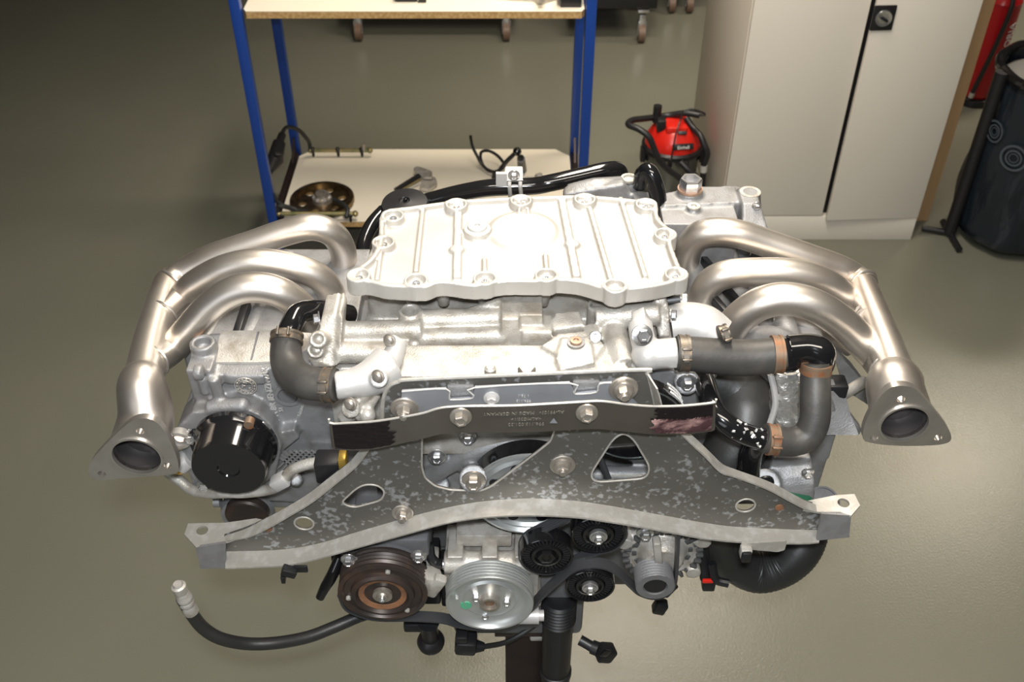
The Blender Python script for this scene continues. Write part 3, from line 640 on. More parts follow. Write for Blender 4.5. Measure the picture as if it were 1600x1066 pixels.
# ---- cylinder heads
HY = 1.08
bm = new()
bb(bm, -.455, -.235, 1.085, 1.40, 1.04, 1.325)
prism(bm, [Y(300, 590, 1.08), Y(300, 665, 1.08), Y(285, 700, 1.07), Y(330, 780, 1.07), Y(520, 790, 1.07), Y(540, 640, 1.08), Y(520, 565, 1.085), Y(420, 575, 1.085)], (0, .05, 0))
prism(bm, [Z(326, 520, 1.352), Z(425, 516, 1.352), Z(520, 524, 1.352), Z(520, 566, 1.340), Z(418, 574, 1.338), Z(412, 588, 1.335), Z(358, 588, 1.335), Z(310, 575, 1.34)], (0, 0, -.018))
p = Z(316, 534, 1.362); lathe(bm, p-Vector((0, 0, .06)), UP, [(.020, 0), (.0185, .06), (.0115, .06), (.011, .042)], 26)
bb(bm, p.x-.016, p.x+.02, p.y-.045, p.y+.02, 1.29, 1.347)
cyl(bm, Y(303, 582, 1.062), Y(318, 582, 1.062), .011); cyl(bm, Y(325, 637, 1.058), Y(378, 633, 1.058), .011); sphere(bm, Y(378, 633, 1.058), .0115)
cyl(bm, Y(314, 590, 1.07), Y(322, 615, 1.07), .006); cyl(bm, Y(333, 590, 1.068), Y(345, 625, 1.068), .008)
# ring flange around filter
prism(bm, [Y(277, 668, 1.045), Y(300, 645, 1.05), Y(345, 640, 1.05), Y(372, 634, 1.05), Y(405, 648, 1.05), Y(425, 665, 1.05), Y(440, 700, 1.045), Y(430, 745, 1.045), Y(380, 780, 1.045), Y(320, 772, 1.045), Y(290, 735, 1.045), Y(290, 700, 1.045), Y(270, 690, 1.045)], (0, .05, 0))
bb(bm, -.485, -.44, 1.05, 1.35, 1.12, 1.25)
# ribbed wedge at right of filter
prism(bm, [Y(432, 677, 1.06), Y(460, 672, 1.06), Y(468, 685, 1.06), Y(440, 708, 1.06)], (0, .03, 0))
cyl(bm, Y(463, 750, 1.04), Y(463, 750, 1.08), .010)
bb(bm, -.30, -.21, 1.075, 1.12, 1.05, 1.20)
headL = cast('cylinder_head', bm, 'alu_grey', eng, .0028, 3, 'grey cylinder head with cast lettering')
bm = new(); prism(bm, [Z(345, 517, 1.3535), Z(425, 516, 1.3535), Z(520, 523, 1.3535), Z(520, 560, 1.343), Z(400, 566, 1.343), Z(335, 566, 1.343)], (0, 0, -.006)); part('head_top_cover', bm, 'alu', headL, 'bright top face')
bm = new(); prism(bm, [Z(402, 518, 1.3545), Z(405, 518, 1.3545), Z(394, 562, 1.3445), Z(391, 562, 1.3445)], (0, 0, -.002)); part('parting_line', bm, 'alu_dark', headL)
p = Z(316, 534, 1.3475); bm = new(); cyl(bm, p-Vector((0, 0, .004)), p, .0112); part('bore_plug', bm, 'copper', headL)
ctr = Y(384, 603, 1.070); bm = new()
for r0, r1 in ((.0150, .0158), (.0095, .0102)): prism(bm, circle3(ctr, r1, n=28), FW*.0012, [circle3(ctr, r0, n=28)])
for k in range(14):
    a = 2*pi*k/14; box(bm, ctr+Vector((cos(a)*.0125, -.0005, sin(a)*.0125)), (.002, .0014, .0024), Euler((0, -a, 0)))
for k in range(8): box(bm, ctr+Vector((random.uniform(-.007, .007), -.0005, random.uniform(-.007, .007))), (.003, .0012, .0012), Euler((0, random.random()*3, 0)))
part('cast_emblem', bm, 'alu', headL, 'round embossed emblem')
a = Y(413, 578, 1.0765); b = Y(432, 655, 1.0765)
text('cast_lettering', '1 A 8R IENZIWAR', .0135, 'alu_white', headL, (a+b)/2, a-b, (RT*-1), .0012, 'embossed lettering')
a = Y(474, 628, 1.0765); b = Y(464, 660, 1.0765); text('cast_lettering', 'Waizans', .0085, 'alu_white', headL, (a+b)/2, a-b, (RT*-1), .001)
a = Y(439, 640, 1.0765); text('cast_lettering', '51', .009, 'alu_white', headL, a, UP, (RT*-1), .001)
ctr = Y(450, 617, 1.076); bm = new(); lathe(bm, ctr, FW, [(.020, 0), (.019, .004), (.0145, .004), (.014, .001)], 26); part('boss_ring', bm, 'alu_grey', headL)
bm = new(); lathe(bm, ctr, FW, [(.0138, 0), (.013, .0035), (.004, .0035)], 22); part('core_plug', bm, 'alu_dark', headL, 'dark core plug')
# cross hatched wall
bm = new()
for k in range(9):
    for s in (-1, 1):
        p = Y(445+k*9, 720, 1.062); box(bm, p, (.003, .004, .055), Euler((0, s*.7, 0)))
part('cast_grid', bm, 'alu_grey', headL, 'crossing cast ribs')
bm = new(); lathe(bm, Y(388, 797, 1.06), FW, [(.034, 0), (.034, .012), (.031, .015)], 30); part('core_plug', bm, 'rustpulley', headL, 'large rusty core plug')
bm = new(); lathe(bm, Y(388, 797, 1.075), FW, [(.043, 0), (.040, .014), (.034, .014)], 30); cyl(bm, Y(335, 783, 1.07), Y(345, 783, 1.07), .010); part('plug_rim', bm, 'alu_grey', headL)
for q, r_ in (((298, 682), .0085), ((408, 670), .0088), ((319, 757), .0075)): bolt(Y(*q, 1.038), FW+UP*.1, r_, headL)
bm = new(); lathe(bm, Y(283, 680, 1.04), FW, [(.016, 0), (.016, .012), (.0105, .012), (.010, .002)], 22); part('boss_ring', bm, 'alu', headL)
bm = new(); cyl(bm, Y(283, 680, 1.036), Y(283, 680, 1.034), .0098); part('bore_plug', bm, 'copper', headL)
# black oil filter housing
yb, yf = 1.04, .985
cb_ = Y(373, 703, yb); cf = Y(363, 735, yf)
bm = new(); ax = FW
rf = 59*mpp(363, 735, yf)
lathe(bm, (cb_.x, yb, cf.z+.002), ax, [(rf*1.13, 0), (rf*1.13, .008), (rf*1.07, .012), (rf*1.02, .016), (rf, yb-yf-.006), (rf*.965, yb-yf), (rf*.3, yb-yf), (rf*.27, yb-yf-.002), (rf*.12, yb-yf-.002)], 48)
prism(bm, round_poly([Y(376, 650, yb), Y(392, 646, yb), Y(418, 668, yb), Y(425, 690, yb), Y(350, 690, yb), Y(352, 665, yb)], .01), FW*.008)
prism(bm, round_poly([Y(292, 672, yb), Y(312, 668, yb), Y(330, 700, yb), Y(305, 705, yb)], .01), FW*.008)
part('oil_filter_cover', bm, 'gloss', eng, 'gloss black round oil cover')
bm = new(); p = Y(391, 656, 1.03); cyl(bm, p, p+FW*.012, .007); part('copper_stud', bm, 'rustclamp', eng)
# vent pipe below the filter
bm = new(); tube(bm, [Y(262, 738, 1.06), Y(282, 752, 1.05), Y(300, 766, 1.04), Y(325, 771, 1.03), Y(355, 770, 1.02), Y(385, 770, 1.02), Y(425, 764, 1.015), Y(441, 752, 1.01), Y(455, 736, 1.01), Y(475, 727, 1.01), Y(500, 722, 1.01)], .0082, 14); part('vent_pipe', bm, 'alu', eng, 'pale metal vent pipe')
bm = new(); box(bm, Y(438, 752, 1.008), (.026, .02, .02), Euler((0, -.6, 0)), .003); part('pipe_clip', bm, 'alu_white', eng)
bm = new(); box(bm, Y(514, 729, .99), (.036, .032, .04), Euler((0, 0, 0)), .004); part('connector', bm, 'black', eng, 'black connector block')
bm = new(); box(bm, Y(536, 720, .985), (.011, .02, .024), None, .002); part('fitting', bm, 'brass', eng, 'yellow fitting')
bm = new(); cyl(bm, Y(284, 722, 1.05), Y(276, 727, 1.05), .016); part('fitting', bm, 'brass', eng, 'brass ring'); bm = new(); cyl(bm, Y(298, 716, 1.05), Y(283, 722, 1.05), .014, .018); part('sleeve', bm, 'alu_white', eng)

# ---- head / valve cover tops behind the headers (both sides)
bm = new(); bb(bm, -.50, -.26, 1.17, 1.42, 1.10, 1.30, .01)
lathe(bm, Z(422, 512, 1.32)-Vector((0, 0, .03)), UP, [(.04, 0), (.036, .02), (.024, .03)], 24)
for x in (-.46, -.40): cyl(bm, (x, 1.17, 1.31), (x+.03, 1.40, 1.31), .018)
cast('valve_cover', bm, 'alu_grey', eng, .004, 3)
bm = new()
for k, (a, b) in enumerate((((452, 500), (463, 470)), ((372, 520), (385, 482)))): bm = new(); box(bm, (Z(*a, 1.33)+Z(*b, 1.33))/2, (.012, .08, .02), None, .002); part('cover_rail', bm, 'black', eng)
bm = new(); bb(bm, .25, .48, 1.16, 1.42, 1.05, 1.30, .01)
lathe(bm, Z(1210, 530, 1.33)-Vector((0, 0, .06)), UP, [(.05, 0), (.045, .05), (.03, .06)], 24)
for x in (.30, .36, .42): cyl(bm, (x, 1.18, 1.305), (x+.0, 1.42, 1.31), .018)
prism(bm, [Y(1150, 700, 1.1), Y(1290, 600, 1.1), Y(1315, 660, 1.1), Y(1270, 790, 1.1), Y(1150, 790, 1.1)], (0, .08, 0))
cast('valve_cover', bm, 'alu_grey', eng, .004, 3)
bm = new()
for a, b in (((1098, 398), (1112, 428)), ((1120, 470), (1140, 500)), ((1145, 458), (1160, 488))): bm = new(); box(bm, (Z(*a, 1.33)+Z(*b, 1.33))/2, (.010, .09, .016), Euler((0, 0, .35)), .002); part('cover_rail', bm, 'black', eng)
# ---- exhaust headers ----------------------------------------------------
def header(tubes, coll, cr_, fl, opening, holes, yfl, label):
    bm = new(); C3 = [p if isinstance(p, Vector) else Vector(p) for p in coll]
    tube(bm, C3, cr_, 28, 8, cap_end=False)
    h = part('exhaust_header', bm, 'steel', eng, label)
    for pts, rr in tubes:
        bm = new(); tube(bm, pts, rr, 24, 8); part('primary_tube', bm, 'steel', h)
        d = (Vector(pts[0]) - Vector(pts[1])).normalized(); r0 = rr if not isinstance(rr, list) else rr[0]
        c = Vector(pts[0]).lerp(Vector(pts[1]), .25); bm = new()
        n = 28; a_, b_, _d = frame_of(d); loop = [c + (a_*cos(2*pi*i/n) + b_*sin(2*pi*i/n))*(r0+.0015) for i in range(n+1)]
        tube(bm, loop, .0022, 8, 1, False, False); part('weld_ring', bm, 'steel_flange', h)
        e = Vector(pts[-1]); bm = new(); lathe(bm, e-Vector((0, 0, .004)), UP, [(.034, 0), (.034, .01), (.026, .012)], 24); part('port_flange', bm, 'steel_flange', h)
    o = Y(*opening[0], yfl); k = mpp(*opening[0], yfl); R = opening[1]*k
    outer = catmull([Y(x, y, yfl) for x, y in fl], 4, True)
    hl = [circle3(o, R, n=36)] + [circle3(Y(x, y, yfl), .0058, n=14) for x, y in holes]
    bm = new(); prism(bm, outer, (0, .010, 0), hl)
    es = [e for e in bm.edges if len(e.link_faces) == 2 and e.calc_face_angle(0) > 1.0]
    bmesh.ops.bevel(bm, geom=es, offset=.0016, segments=2, affect='EDGES', profile=.5)
    part('outlet_flange', bm, 'steel_flange', h, 'triangular outlet flange')
    bm = new(); lathe(bm, o+Vector((0, -.002, 0)), -FW, [(R*1.0, .0), (R*1.0, .03), (R*.9, .038)], 36, cap0=False); lathe(bm, o+Vector((0, -.002, 0)), -FW, [(R*1.05, 0.004), (R*1.05, .02)], 36, False, False)
    part('outlet_bore', bm, 'sooty', h, 'soot dark outlet bore')
    # rim between bore and flange
    bm = new(); prism(bm, circle3(o+Vector((0, -.0025, 0)), R*1.07, n=36), (0, .006, 0), [circle3(o+Vector((0, -.0025, 0)), R*.98, n=36)]); part('outlet_lip', bm, 'steel_flange', h)
zc_ = 1.335
TA = [Z(264, 446, zc_), Y(285, 427, 1.31), Y(330, 403, 1.32), Y(395, 381, 1.33), Y(450, 362, 1.34), Y(488, 355, 1.345), Y(518, 364, 1.35), Y(534, 386, 1.36), Y(538, 410, 1.365), Y(537, 432, 1.37), Y(536, 452, 1.37)]
TB = [Z(246, 500, zc_), Y(282, 466, 1.255), Y(305, 444, 1.26), Y(350, 420, 1.262), Y(400, 410, 1.265), Y(450, 416, 1.268), Y(493, 430, 1.272), Y(515, 452, 1.275), Y(522, 478, 1.275), Y(523, 502, 1.27), Y(522, 520, 1.27)]
TC = [Z(230, 572, zc_), Y(268, 545, 1.15), Y(295, 516, 1.16), Y(330, 478, 1.17), Y(365, 455, 1.175), Y(400, 449, 1.178), Y(437, 457, 1.18), Y(468, 478, 1.185), Y(486, 505, 1.19), Y(492, 530, 1.19), Y(493, 550, 1.19)]
fy = .972
oL = Y(214, 711, fy)
COLL = [Z(268, 432, zc_), Z(262, 444, zc_), Z(250, 480, zc_), Z(236, 530, zc_), Z(226, 578, zc_), Z(224, 590, zc_), Z(222, 604, zc_), Vector((oL.x+.002, fy+.055, oL.z+.020)), Vector((oL.x, fy+.028, oL.z+.004)), Vector((oL.x, fy+.009, oL.z))]
CR = [.018, .0225, .0235, .025, .0265, .028, .034, .038, .040, .040]
FL = [(205, 659), (224, 654), (243, 659), (258, 676), (271, 701), (278, 722), (278, 738), (264, 742), (230, 745), (190, 748), (155, 751), (141, 746), (139, 730), (146, 716), (165, 695), (185, 675)]
header([(TA, .0215), (TB, .0215), (TC, .0225)], COLL, CR, FL, ((214, 713), 38), [(219, 674), (159, 741), (262, 728)], fy, 'left tubular exhaust header')
TA = [Z(1352, 448, zc_), Y(1335, 434, 1.31), Y(1310, 420, 1.315), Y(1263, 403, 1.32), Y(1200, 381, 1.33), Y(1155, 366, 1.335), Y(1120, 362, 1.34), Y(1092, 368, 1.345), Y(1076, 388, 1.35), Y(1071, 412, 1.36), Y(1071, 440, 1.36)]
TB = [Z(1362, 503, zc_), Y(1345, 485, 1.26), Y(1318, 462, 1.262), Y(1285, 440, 1.265), Y(1240, 427, 1.268), Y(1190, 425, 1.27), Y(1140, 428, 1.27), Y(1112, 440, 1.272), Y(1098, 462, 1.272), Y(1095, 485, 1.27), Y(1096, 510, 1.27)]
TC = [Z(1394, 592, zc_), Y(1372, 562, 1.145), Y(1345, 532, 1.155), Y(1310, 500, 1.165), Y(1270, 476, 1.172), Y(1228, 467, 1.178), Y(1190, 474, 1.18), Y(1160, 493, 1.182), Y(1140, 516, 1.185), Y(1130, 540, 1.185), Y(1126, 560, 1.185)]
fy2 = .985; oR = Y(1413, 660, fy2)
COLL = [Z(1342, 436, zc_), Z(1347, 447, zc_), Z(1362, 484, zc_), Z(1380, 530, zc_), Z(1396, 575, zc_), Z(1400, 584, zc_), Z(1404, 598, zc_), Vector((oR.x-.002, fy2+.055, oR.z+.018)), Vector((oR.x, fy2+.028, oR.z+.004)), Vector((oR.x, fy2+.009, oR.z))]
FL = [(1390, 607), (1408, 603), (1428, 607), (1444, 622), (1462, 644), (1478, 664), (1486, 680), (1484, 690), (1468, 695), (1430, 697), (1390, 696), (1360, 692), (1349, 686), (1350, 668), (1360, 645), (1374, 622)]
header([(TA, .0225), (TB, .0225), (TC, .0245)], COLL, CR, FL, ((1413, 662), 37), [(1408, 624), (1366, 684), (1466, 684)], fy2, 'right tubular exhaust header')
# heat shield tubes under the right header
bm = new(); tube(bm, [Y(1205, 495, 1.24), Y(1250, 497, 1.24), Y(1290, 516, 1.23), Y(1330, 545, 1.22)], .014, 12); part('balance_pipe', bm, 'steel', eng)
bm = new(); prism(bm, [Y(1300, 545, 1.2), Y(1335, 580, 1.2), Y(1365, 620, 1.19), Y(1355, 632, 1.19), Y(1320, 610, 1.2)], (0, .02, 0)); part('heat_shield', bm, 'alu_grey', eng)
bm = new(); cyl(bm, Y(1315, 618, 1.14), Y(1350, 596, 1.18), .009); part('strut', bm, 'alu', eng)
bm = new(); O_ = [Y(1295, 600, 1.12), Y(1308, 602, 1.12), Y(1320, 615, 1.12), Y(1330, 650, 1.1), Y(1346, 672, 1.08), Y(1342, 680, 1.08), Y(1290, 680, 1.09), Y(1286, 640, 1.1)]
prism(bm, O_, (.0, .012, 0)); part('rear_bracket', bm, 'alu_grey', eng, 'rusty grey bracket')
bm = new(); box(bm, Y(1296, 640, 1.13), (.03, .03, .12), None, .004); part('bracket_pad', bm, 'black', eng)

# ---- right side: elbow, hoses
bm = new(); ec = Y(1012, 555, 1.045)
sphere(bm, ec, .0225); cyl(bm, ec, Y(1058, 551, 1.045), .0205, seg=26); tube(bm, [ec, Y(1004, 530, 1.06), Y(1000, 505, 1.08)], .017, 18, 4)
prism(bm, [Y(988, 500, 1.075), Y(1008, 492, 1.075), Y(1020, 515, 1.07), Y(1016, 540, 1.06), Y(1003, 590, 1.04), Y(985, 575, 1.04), Y(992, 545, 1.06)], (0, .02, 0))
tube(bm, [Z(997, 500, 1.40), Z(1002, 520, 1.395)], .0125, 14)
box(bm, Y(1052, 562, 1.035), (.012, .02, .014), None)
cast('thermostat_elbow', bm, 'alu_white', eng, .0022, 3, 'white thermostat elbow')
bolt(Y(1003, 524, 1.045), (.1, -.8, .5), .0095, eng)
bolt(Y(1047, 492, 1.10), (1, -.2, .1), .007, eng)
bm = new(); tube(bm, [Y(1048, 508, 1.125), Y(1075, 505, 1.125), Y(1100, 512, 1.12), Y(1122, 528, 1.11)], [.028, .030, .032, .03], 22, 5); part('water_neck', bm, 'alu_white', eng, 'white water neck')
bm = new(); cyl(bm, Y(1030, 472, 1.16), Y(1062, 468, 1.16), .014); part('sensor', bm, 'black', eng); bolt(Y(1062, 468, 1.16), (1, -.1, .05), .0085, eng)
hpts = [Y(1056, 552, 1.045), Y(1080, 553, 1.045), Y(1110, 556, 1.045), Y(1150, 559, 1.045), Y(1185, 558, 1.045), Y(1226, 553, 1.045)]
bm = new(); tube(bm, hpts, [.0235, .0238, .0245, .0252, .0248, .0242], 24); part('radiator_hose', bm, 'hose', eng, 'thick grey radiator hose')
clampband(Y(1068, 552, 1.045), RT, .0242, .014)
clampband(Y(1214, 554, 1.045), Vector((1, 0, .05)), .0250, .014, 'rustclamp', False)
clampband(Y(1131, 522, 1.06), (.9, .2, .2), .012, .012)
bm = new(); tube(bm, [Y(1220, 554, 1.045), Y(1240, 553, 1.045)], [.0245, .022], 20); tube(bm, [Y(1232, 546, 1.045), Y(1262, 544, 1.045), Y(1281, 550, 1.04), Y(1282, 566, 1.035), Y(1276, 578, 1.03)], [.0195, .0195, .020, .0195, .019], 20); sphere(bm, Y(1232, 560, 1.04), .02)
part('t_piece', bm, 'gloss', eng, 'black plastic T piece')
h2 = [Y(1274, 566, 1.03), Y(1274, 590, 1.02), Y(1274, 625, 1.0), Y(1273, 655, .985), Y(1262, 680, .975), Y(1240, 690, .97), Y(1215, 689, .968), Y(1192, 684, .968)]
bm = new(); tube(bm, h2, [.0195, .020, .0205, .0205, .0205, .020, .0198, .0195], 22); part('coolant_hose', bm, 'hose', eng, 'grey U shaped coolant hose')
clampband(Y(1275, 574, 1.027), (0, -.3, -1), .0202, .014, 'rustclamp', False)
clampband(Y(1206, 687, .968), (1, 0, -.08), .0205, .014, 'rustclamp')
bm = new(); tube(bm, [Y(1090, 575, 1.1), Y(1102, 600, 1.05), Y(1110, 628, 1.01), Y(1124, 652, .985), Y(1150, 672, .972), Y(1180, 684, .968), Y(1200, 687, .967)], .0150, 18); bp = part('heater_pipe', bm, 'gloss', eng, 'gloss black heater pipe with flaking paint')
bm = new()
for k in range(34):
    q = Y(random.uniform(1135, 1192), 0, 1); t_ = random.random()
    pc = Y(1140, 666, .976).lerp(Y(1188, 685, .968), t_); a = random.uniform(-.2, 1.9); r = .0151
    ax_ = (Y(1188, 685, .968)-Y(1140, 666, .976)).normalized(); e1 = (UP-ax_*UP.dot(ax_)).normalized(); e2 = ax_.cross(e1)
    nn = e1*cos(a) + (e2 if e2.y < 0 else -e2)*sin(a)
    s_ = random.uniform(.0012, .0035)
    if random.random() < .35: continue
    box(bm, pc+nn*r, (s_*1.8, s_, s_*.8), Euler((random.random()*3, random.random()*3, random.random()*3)))
part('paint_flakes', bm, 'alu_white', bp, 'white exposed primer')
bm = new(); tube(bm, [Y(1180, 690, 1.0), Y(1172, 712, 1.0), Y(1168, 745, 1.0)], .017, 16); part('hose_stub', bm, 'gloss', eng)
# foil wrapped converter can
bm = new(); n = 26; rows = []
pA, pB = Y(1228, 575, 1.07), Y(1226, 664, 1.05)
dA = (pB-pA).normalized(); a_, b_, _d = frame_of(dA)
for j in range(16):
    f = j/15; rr = .021*(1+.05*sin(j*2.1)); rows.append([bm.verts.new(pA.lerp(pB, f)+(a_*cos(2*pi*i/n)+b_*sin(2*pi*i/n))*rr*(1+.05*sin(i*3+j*1.7))) for i in range(n)])
for A, B in zip(rows, rows[1:]): bridge(bm, A, B)
bm.faces.new(rows[0][::-1]); bm.faces.new(rows[-1]); part('foil_sleeve', bm, 'foil', eng, 'crinkled silver foil sleeve')
for x0 in (1206, 1253):
    bm = new(); tube(bm, [Y(x0-2, 585, 1.05), Y(x0+4, 612, 1.045), Y(x0+5, 635, 1.04), Y(x0-3, 662, 1.035)], .0045, 8); part('foil_edge', bm, 'alu_white', eng)
# big dark air hose behind
bm = new(); tube(bm, [Y(1105, 590, 1.14), Y(1150, 610, 1.13), Y(1166, 645, 1.10), Y(1155, 690, 1.07), Y(1128, 735, 1.05), Y(1110, 790, 1.05), Y(1115, 840, 1.05), Y(1140, 880, 1.05)], [.045, .05, .05, .046, .042, .038, .036, .036], 26); part('air_hose', bm, 'hosedark', eng, 'wide dark rubber air hose')
bm = new(); pts = catmull([Y(1118, 820, 1.06), Y(1140, 868, 1.05), Y(1178, 893, 1.045), Y(1215, 887, 1.045), Y(1245, 865, 1.05), Y(1260, 835, 1.07), Y(1262, 800, 1.10)], 14)
tube(bm, pts, [.034+.0008*(i % 2) for i in range(len(pts))], 26, 1, True, False); part('lower_hose', bm, 'hosedark', eng, 'ribbed black lower hose')
# right lower casting with green cap and tin lid
bm = new(); cyl(bm, Y(1205, 745, 1.05), Y(1262, 740, 1.05), .048); bb(bm, Y(1195, 720, 1.06).x, Y(1253, 720, 1.06).x, 1.03, 1.12, 1.13, 1.215); cyl(bm, Y(1196, 756, 1.0), Y(1196, 756, 1.05), .022)
cast('camshaft_housing', bm, 'alu_grey', eng, .0028, 3)
bolt(Y(1262, 738, .998), FW, .006, eng)
bm = new(); lathe(bm, Y(1245, 770, 1.01), (.1, -.7, .7), [(.022, 0), (.022, .006), (.016, .008)], 26); part('core_plug', bm, 'green', eng, 'green core plug')
bm = new(); lathe(bm, Y(1286, 786, 1.06), (.1, -.5, .85), [(.026, 0), (.026, .004), (.023, .004), (.023, .001)], 30); part('tin_lid', bm, 'alu_dark', eng)
bm = new(); lathe(bm, Y(1196, 752, .998), FW, [(.012, 0), (.012, .004), (.005, .006)], 20); part('sensor', bm, 'black', eng)

# ---- rear (far side) pieces
bm = new(); c = Y(634, 318, 1.50); lathe(bm, c-Vector((0, 0, .03)), (-.05, -.1, 1), [(.034, -.02), (.041, .0), (.0425, .026), (.039, .035), (.010, .039), (.008, .036)], 40); part('breather_cap', bm, 'black', eng, 'round black breather')
bm = new(); lathe(bm, c+Vector((0, -.001, .007)), UP, [(.004, 0), (.0035, .004), (.002, .005)], 12); part('pin', bm, 'gloss', eng)
bm = new(); tube(bm, [Y(600, 330, 1.5), Y(582, 350, 1.47), Y(570, 375, 1.44), Y(568, 395, 1.42), Y(578, 425, 1.40)], .0125, 14); part('breather_hose', bm, 'gloss', eng)
bm = new(); tube(bm, [Y(640, 322, 1.52), Y(690, 308, 1.52), Y(730, 299, 1.52), Y(770, 293, 1.52), Y(830, 291, 1.52), Y(860, 286, 1.52), Y(905, 276, 1.53), Y(945, 267, 1.54), Y(966, 266, 1.55), Y(972, 280, 1.56)], [.0135, .014, .0145, .015, .015, .015, .015, .015, .0145, .013], 18); part('water_pipe', bm, 'gloss', eng, 'gloss black water pipe behind the pan')
bm = new(); p = Y(804, 277, 1.515)
prism(bm, round_poly([Y(789, 262, 1.525), Y(817, 262, 1.525), Y(817, 285, 1.515), Y(789, 285, 1.515)], .003), (0, .004, 0))
for s in (796, 813): tube(bm, [Y(s, 284, 1.505), Y(s, 292, 1.50), Y(s+1, 302, 1.505), Y(s+1, 309, 1.515)], .0035, 8)
bb(bm, Y(775, 275, 1.51).x, Y(792, 275, 1.51).x, 1.505, 1.513, p.z-.012, p.z+.012)
part('pipe_clamp', bm, 'alu_white', eng, 'pale metal pipe clamp'); bolt(Y(803, 274, 1.513), FW, .0065, eng)
# gearbox side castings
bm = new()
cyl(bm, Y(983, 283, 1.48), Y(983, 318, 1.48), .0135, .017); tube(bm, [Y(890, 306, 1.47), Y(930, 296, 1.47), Y(975, 286, 1.48)], [.02, .02, .012], 12)
bb(bm, -.14, .20, 1.34, 1.44, 1.20, 1.355); prism(bm, [Y(880, 303, 1.45), Y(975, 288, 1.45), Y(1000, 330, 1.45), Y(880, 330, 1.45)], (0, .02, 0))
bb(bm, Y(990, 300, 1.45).x, Y(1015, 300, 1.45).x, 1.42, 1.46, 1.34, 1.40)
cast('bell_housing', bm, 'alu_grey', eng, .003, 3)
p = Y(983, 278, 1.48); bm = new(); lathe(bm, p-Vector((0, 0, .003)), UP, [(.0138, 0), (.0138, .004), (.0095, .004), (.009, -.006)], 24); part('boss_ring', bm, 'alu', eng)
bm = new(); tube(bm, [Y(1000, 290, 1.47), Y(1003, 272, 1.46), Y(1013, 266, 1.45), Y(1022, 280, 1.44), Y(1029, 305, 1.43), Y(1031, 330, 1.42), Y(1034, 365, 1.41)], .0125, 14); part('breather_hose', bm, 'gloss', eng)
bm = new(); bx0, bx1 = Y(1040, 320, 1.42).x, Y(1196, 320, 1.42).x
t1 = Y(1040, 305, 1.45).z
prism(bm, [Z(1036, 322, 1.405), Z(1164, 316, 1.405), Z(1188, 318, 1.400), Z(1178, 297, 1.405), Z(1150, 290, 1.405), Z(1095, 291, 1.405), Z(1040, 301, 1.405)], (0, 0, -.16))
prism(bm, [Y(1160, 318, 1.405), Y(1188, 318, 1.405), Y(1205, 375, 1.36), Y(1160, 375, 1.36)], (0, .05, 0))
cyl(bm, Y(1077, 330, 1.44)-Vector((0, 0, .01)), Y(1078, 297, 1.44), .025, .021); cyl(bm, Y(1080, 372, 1.40), Y(1084, 324, 1.40), .016, .0105)
cyl(bm, Y(1173, 330, 1.44), Y(1172, 302, 1.44), .017); bb(bm, .24, .36, 1.36, 1.45, 1.2, 1.40)
ph = cast('rear_head', bm, 'alu_grey', eng, .0025, 3, 'rear cylinder head with filler plug')
p = Y(1078, 297, 1.44); bm = new(); lathe(bm, p, UP, [(.0205, 0), (.0205, .004)], 28); part('seal_ring', bm, 'copper', ph, 'copper seal ring')
bm = new(); lathe(bm, p+Vector((0, 0, .004)), UP, [(.0185, 0), (.0185, .015), (.0172, .018), (.0130, .018), (.0125, .006)], 6); part('filler_plug', bm, 'zinc', ph, 'bright hexagon plug')
p = Y(1172, 301, 1.44); bm = new(); lathe(bm, p, UP, [(.0172, -.001), (.0172, .002), (.0118, .002), (.0112, -.005)], 26); part('boss_ring', bm, 'alu', ph)
p = Y(1084, 323, 1.40); bm = new(); lathe(bm, p, UP, [(.0105, -.001), (.0105, .002), (.005, .002), (.0045, -.004)], 22); part('boss_ring', bm, 'alu', ph)
bolt(Y(1182, 322, 1.40), FW, .005, ph)
bm = new(); prism(bm, [Z(1160, 315, 1.4058), Z(1163, 315, 1.4058), Z(1150, 292, 1.4058), Z(1148, 292, 1.4058)], (0, 0, -.003)); part('parting_line', bm, 'alu_dark', ph)

# ---- carrier ---------------------------------------------------------------
CY = .965
def pl(pts, y=CY): return [Y(a, b, y) for a, b in pts]
web = [(598, 652), (600, 625), (608, 606), (622, 598), (645, 594), (800, 587), (1000, 579), (1010, 583), (1017, 600), (1024, 630), (1060, 668), (1075, 678), (1090, 692), (1110, 711), (1130, 729), (1150, 737), (1200, 757), (1235, 774), (1262, 786), (1290, 793), (1318, 802),
       (1322, 824), (1290, 827), (1250, 828), (1160, 824), (1100, 817), (1050, 808), (1000, 799), (950, 790), (900, 783), (830, 779), (760, 783), (700, 793), (640, 808), (560, 831), (500, 849), (450, 858), (400, 861), (345, 863), (318, 863), (316, 848), (350, 838), (385, 826), (410, 815), (440, 800), (480, 777), (515, 748), (545, 725), (562, 706), (575, 690)]
h1 = [(660, 640), (659, 730), (664, 747), (680, 760), (704, 766), (752, 767), (768, 760), (840, 706), (860, 690), (867, 672), (867, 640)]
h2_ = [(958, 686), (974, 676), (990, 686), (1016, 730), (1010, 748), (930, 754), (922, 742)]
h3 = [(532, 786), (556, 764), (570, 757), (590, 758), (602, 768), (596, 782), (552, 794)]
def rp(pts, r): return round_poly(pl(pts), r, 4)
def ell(c, rx, tilt=1): return circle3(Y(*c, CY), rx*mpp(*c, CY), n=20)
bm = new()
prism(bm, pl(web), (0, .004, 0), [rp(h1, .006), rp(h2_, .014), rp(h3, .010), ell((475, 818), 15), ell((1165, 790), 15)])
carr = part('engine_carrier', bm, 'carrier', eng, 'weathered grey steel engine carrier plate with triangular holes')
def rim_hole(pts, m='carrier_rim'):
    bm = new(); tube(bm, pts + [pts[0]], .0014, 8, 1, False, False); part('hole_rim', bm, m, carr)
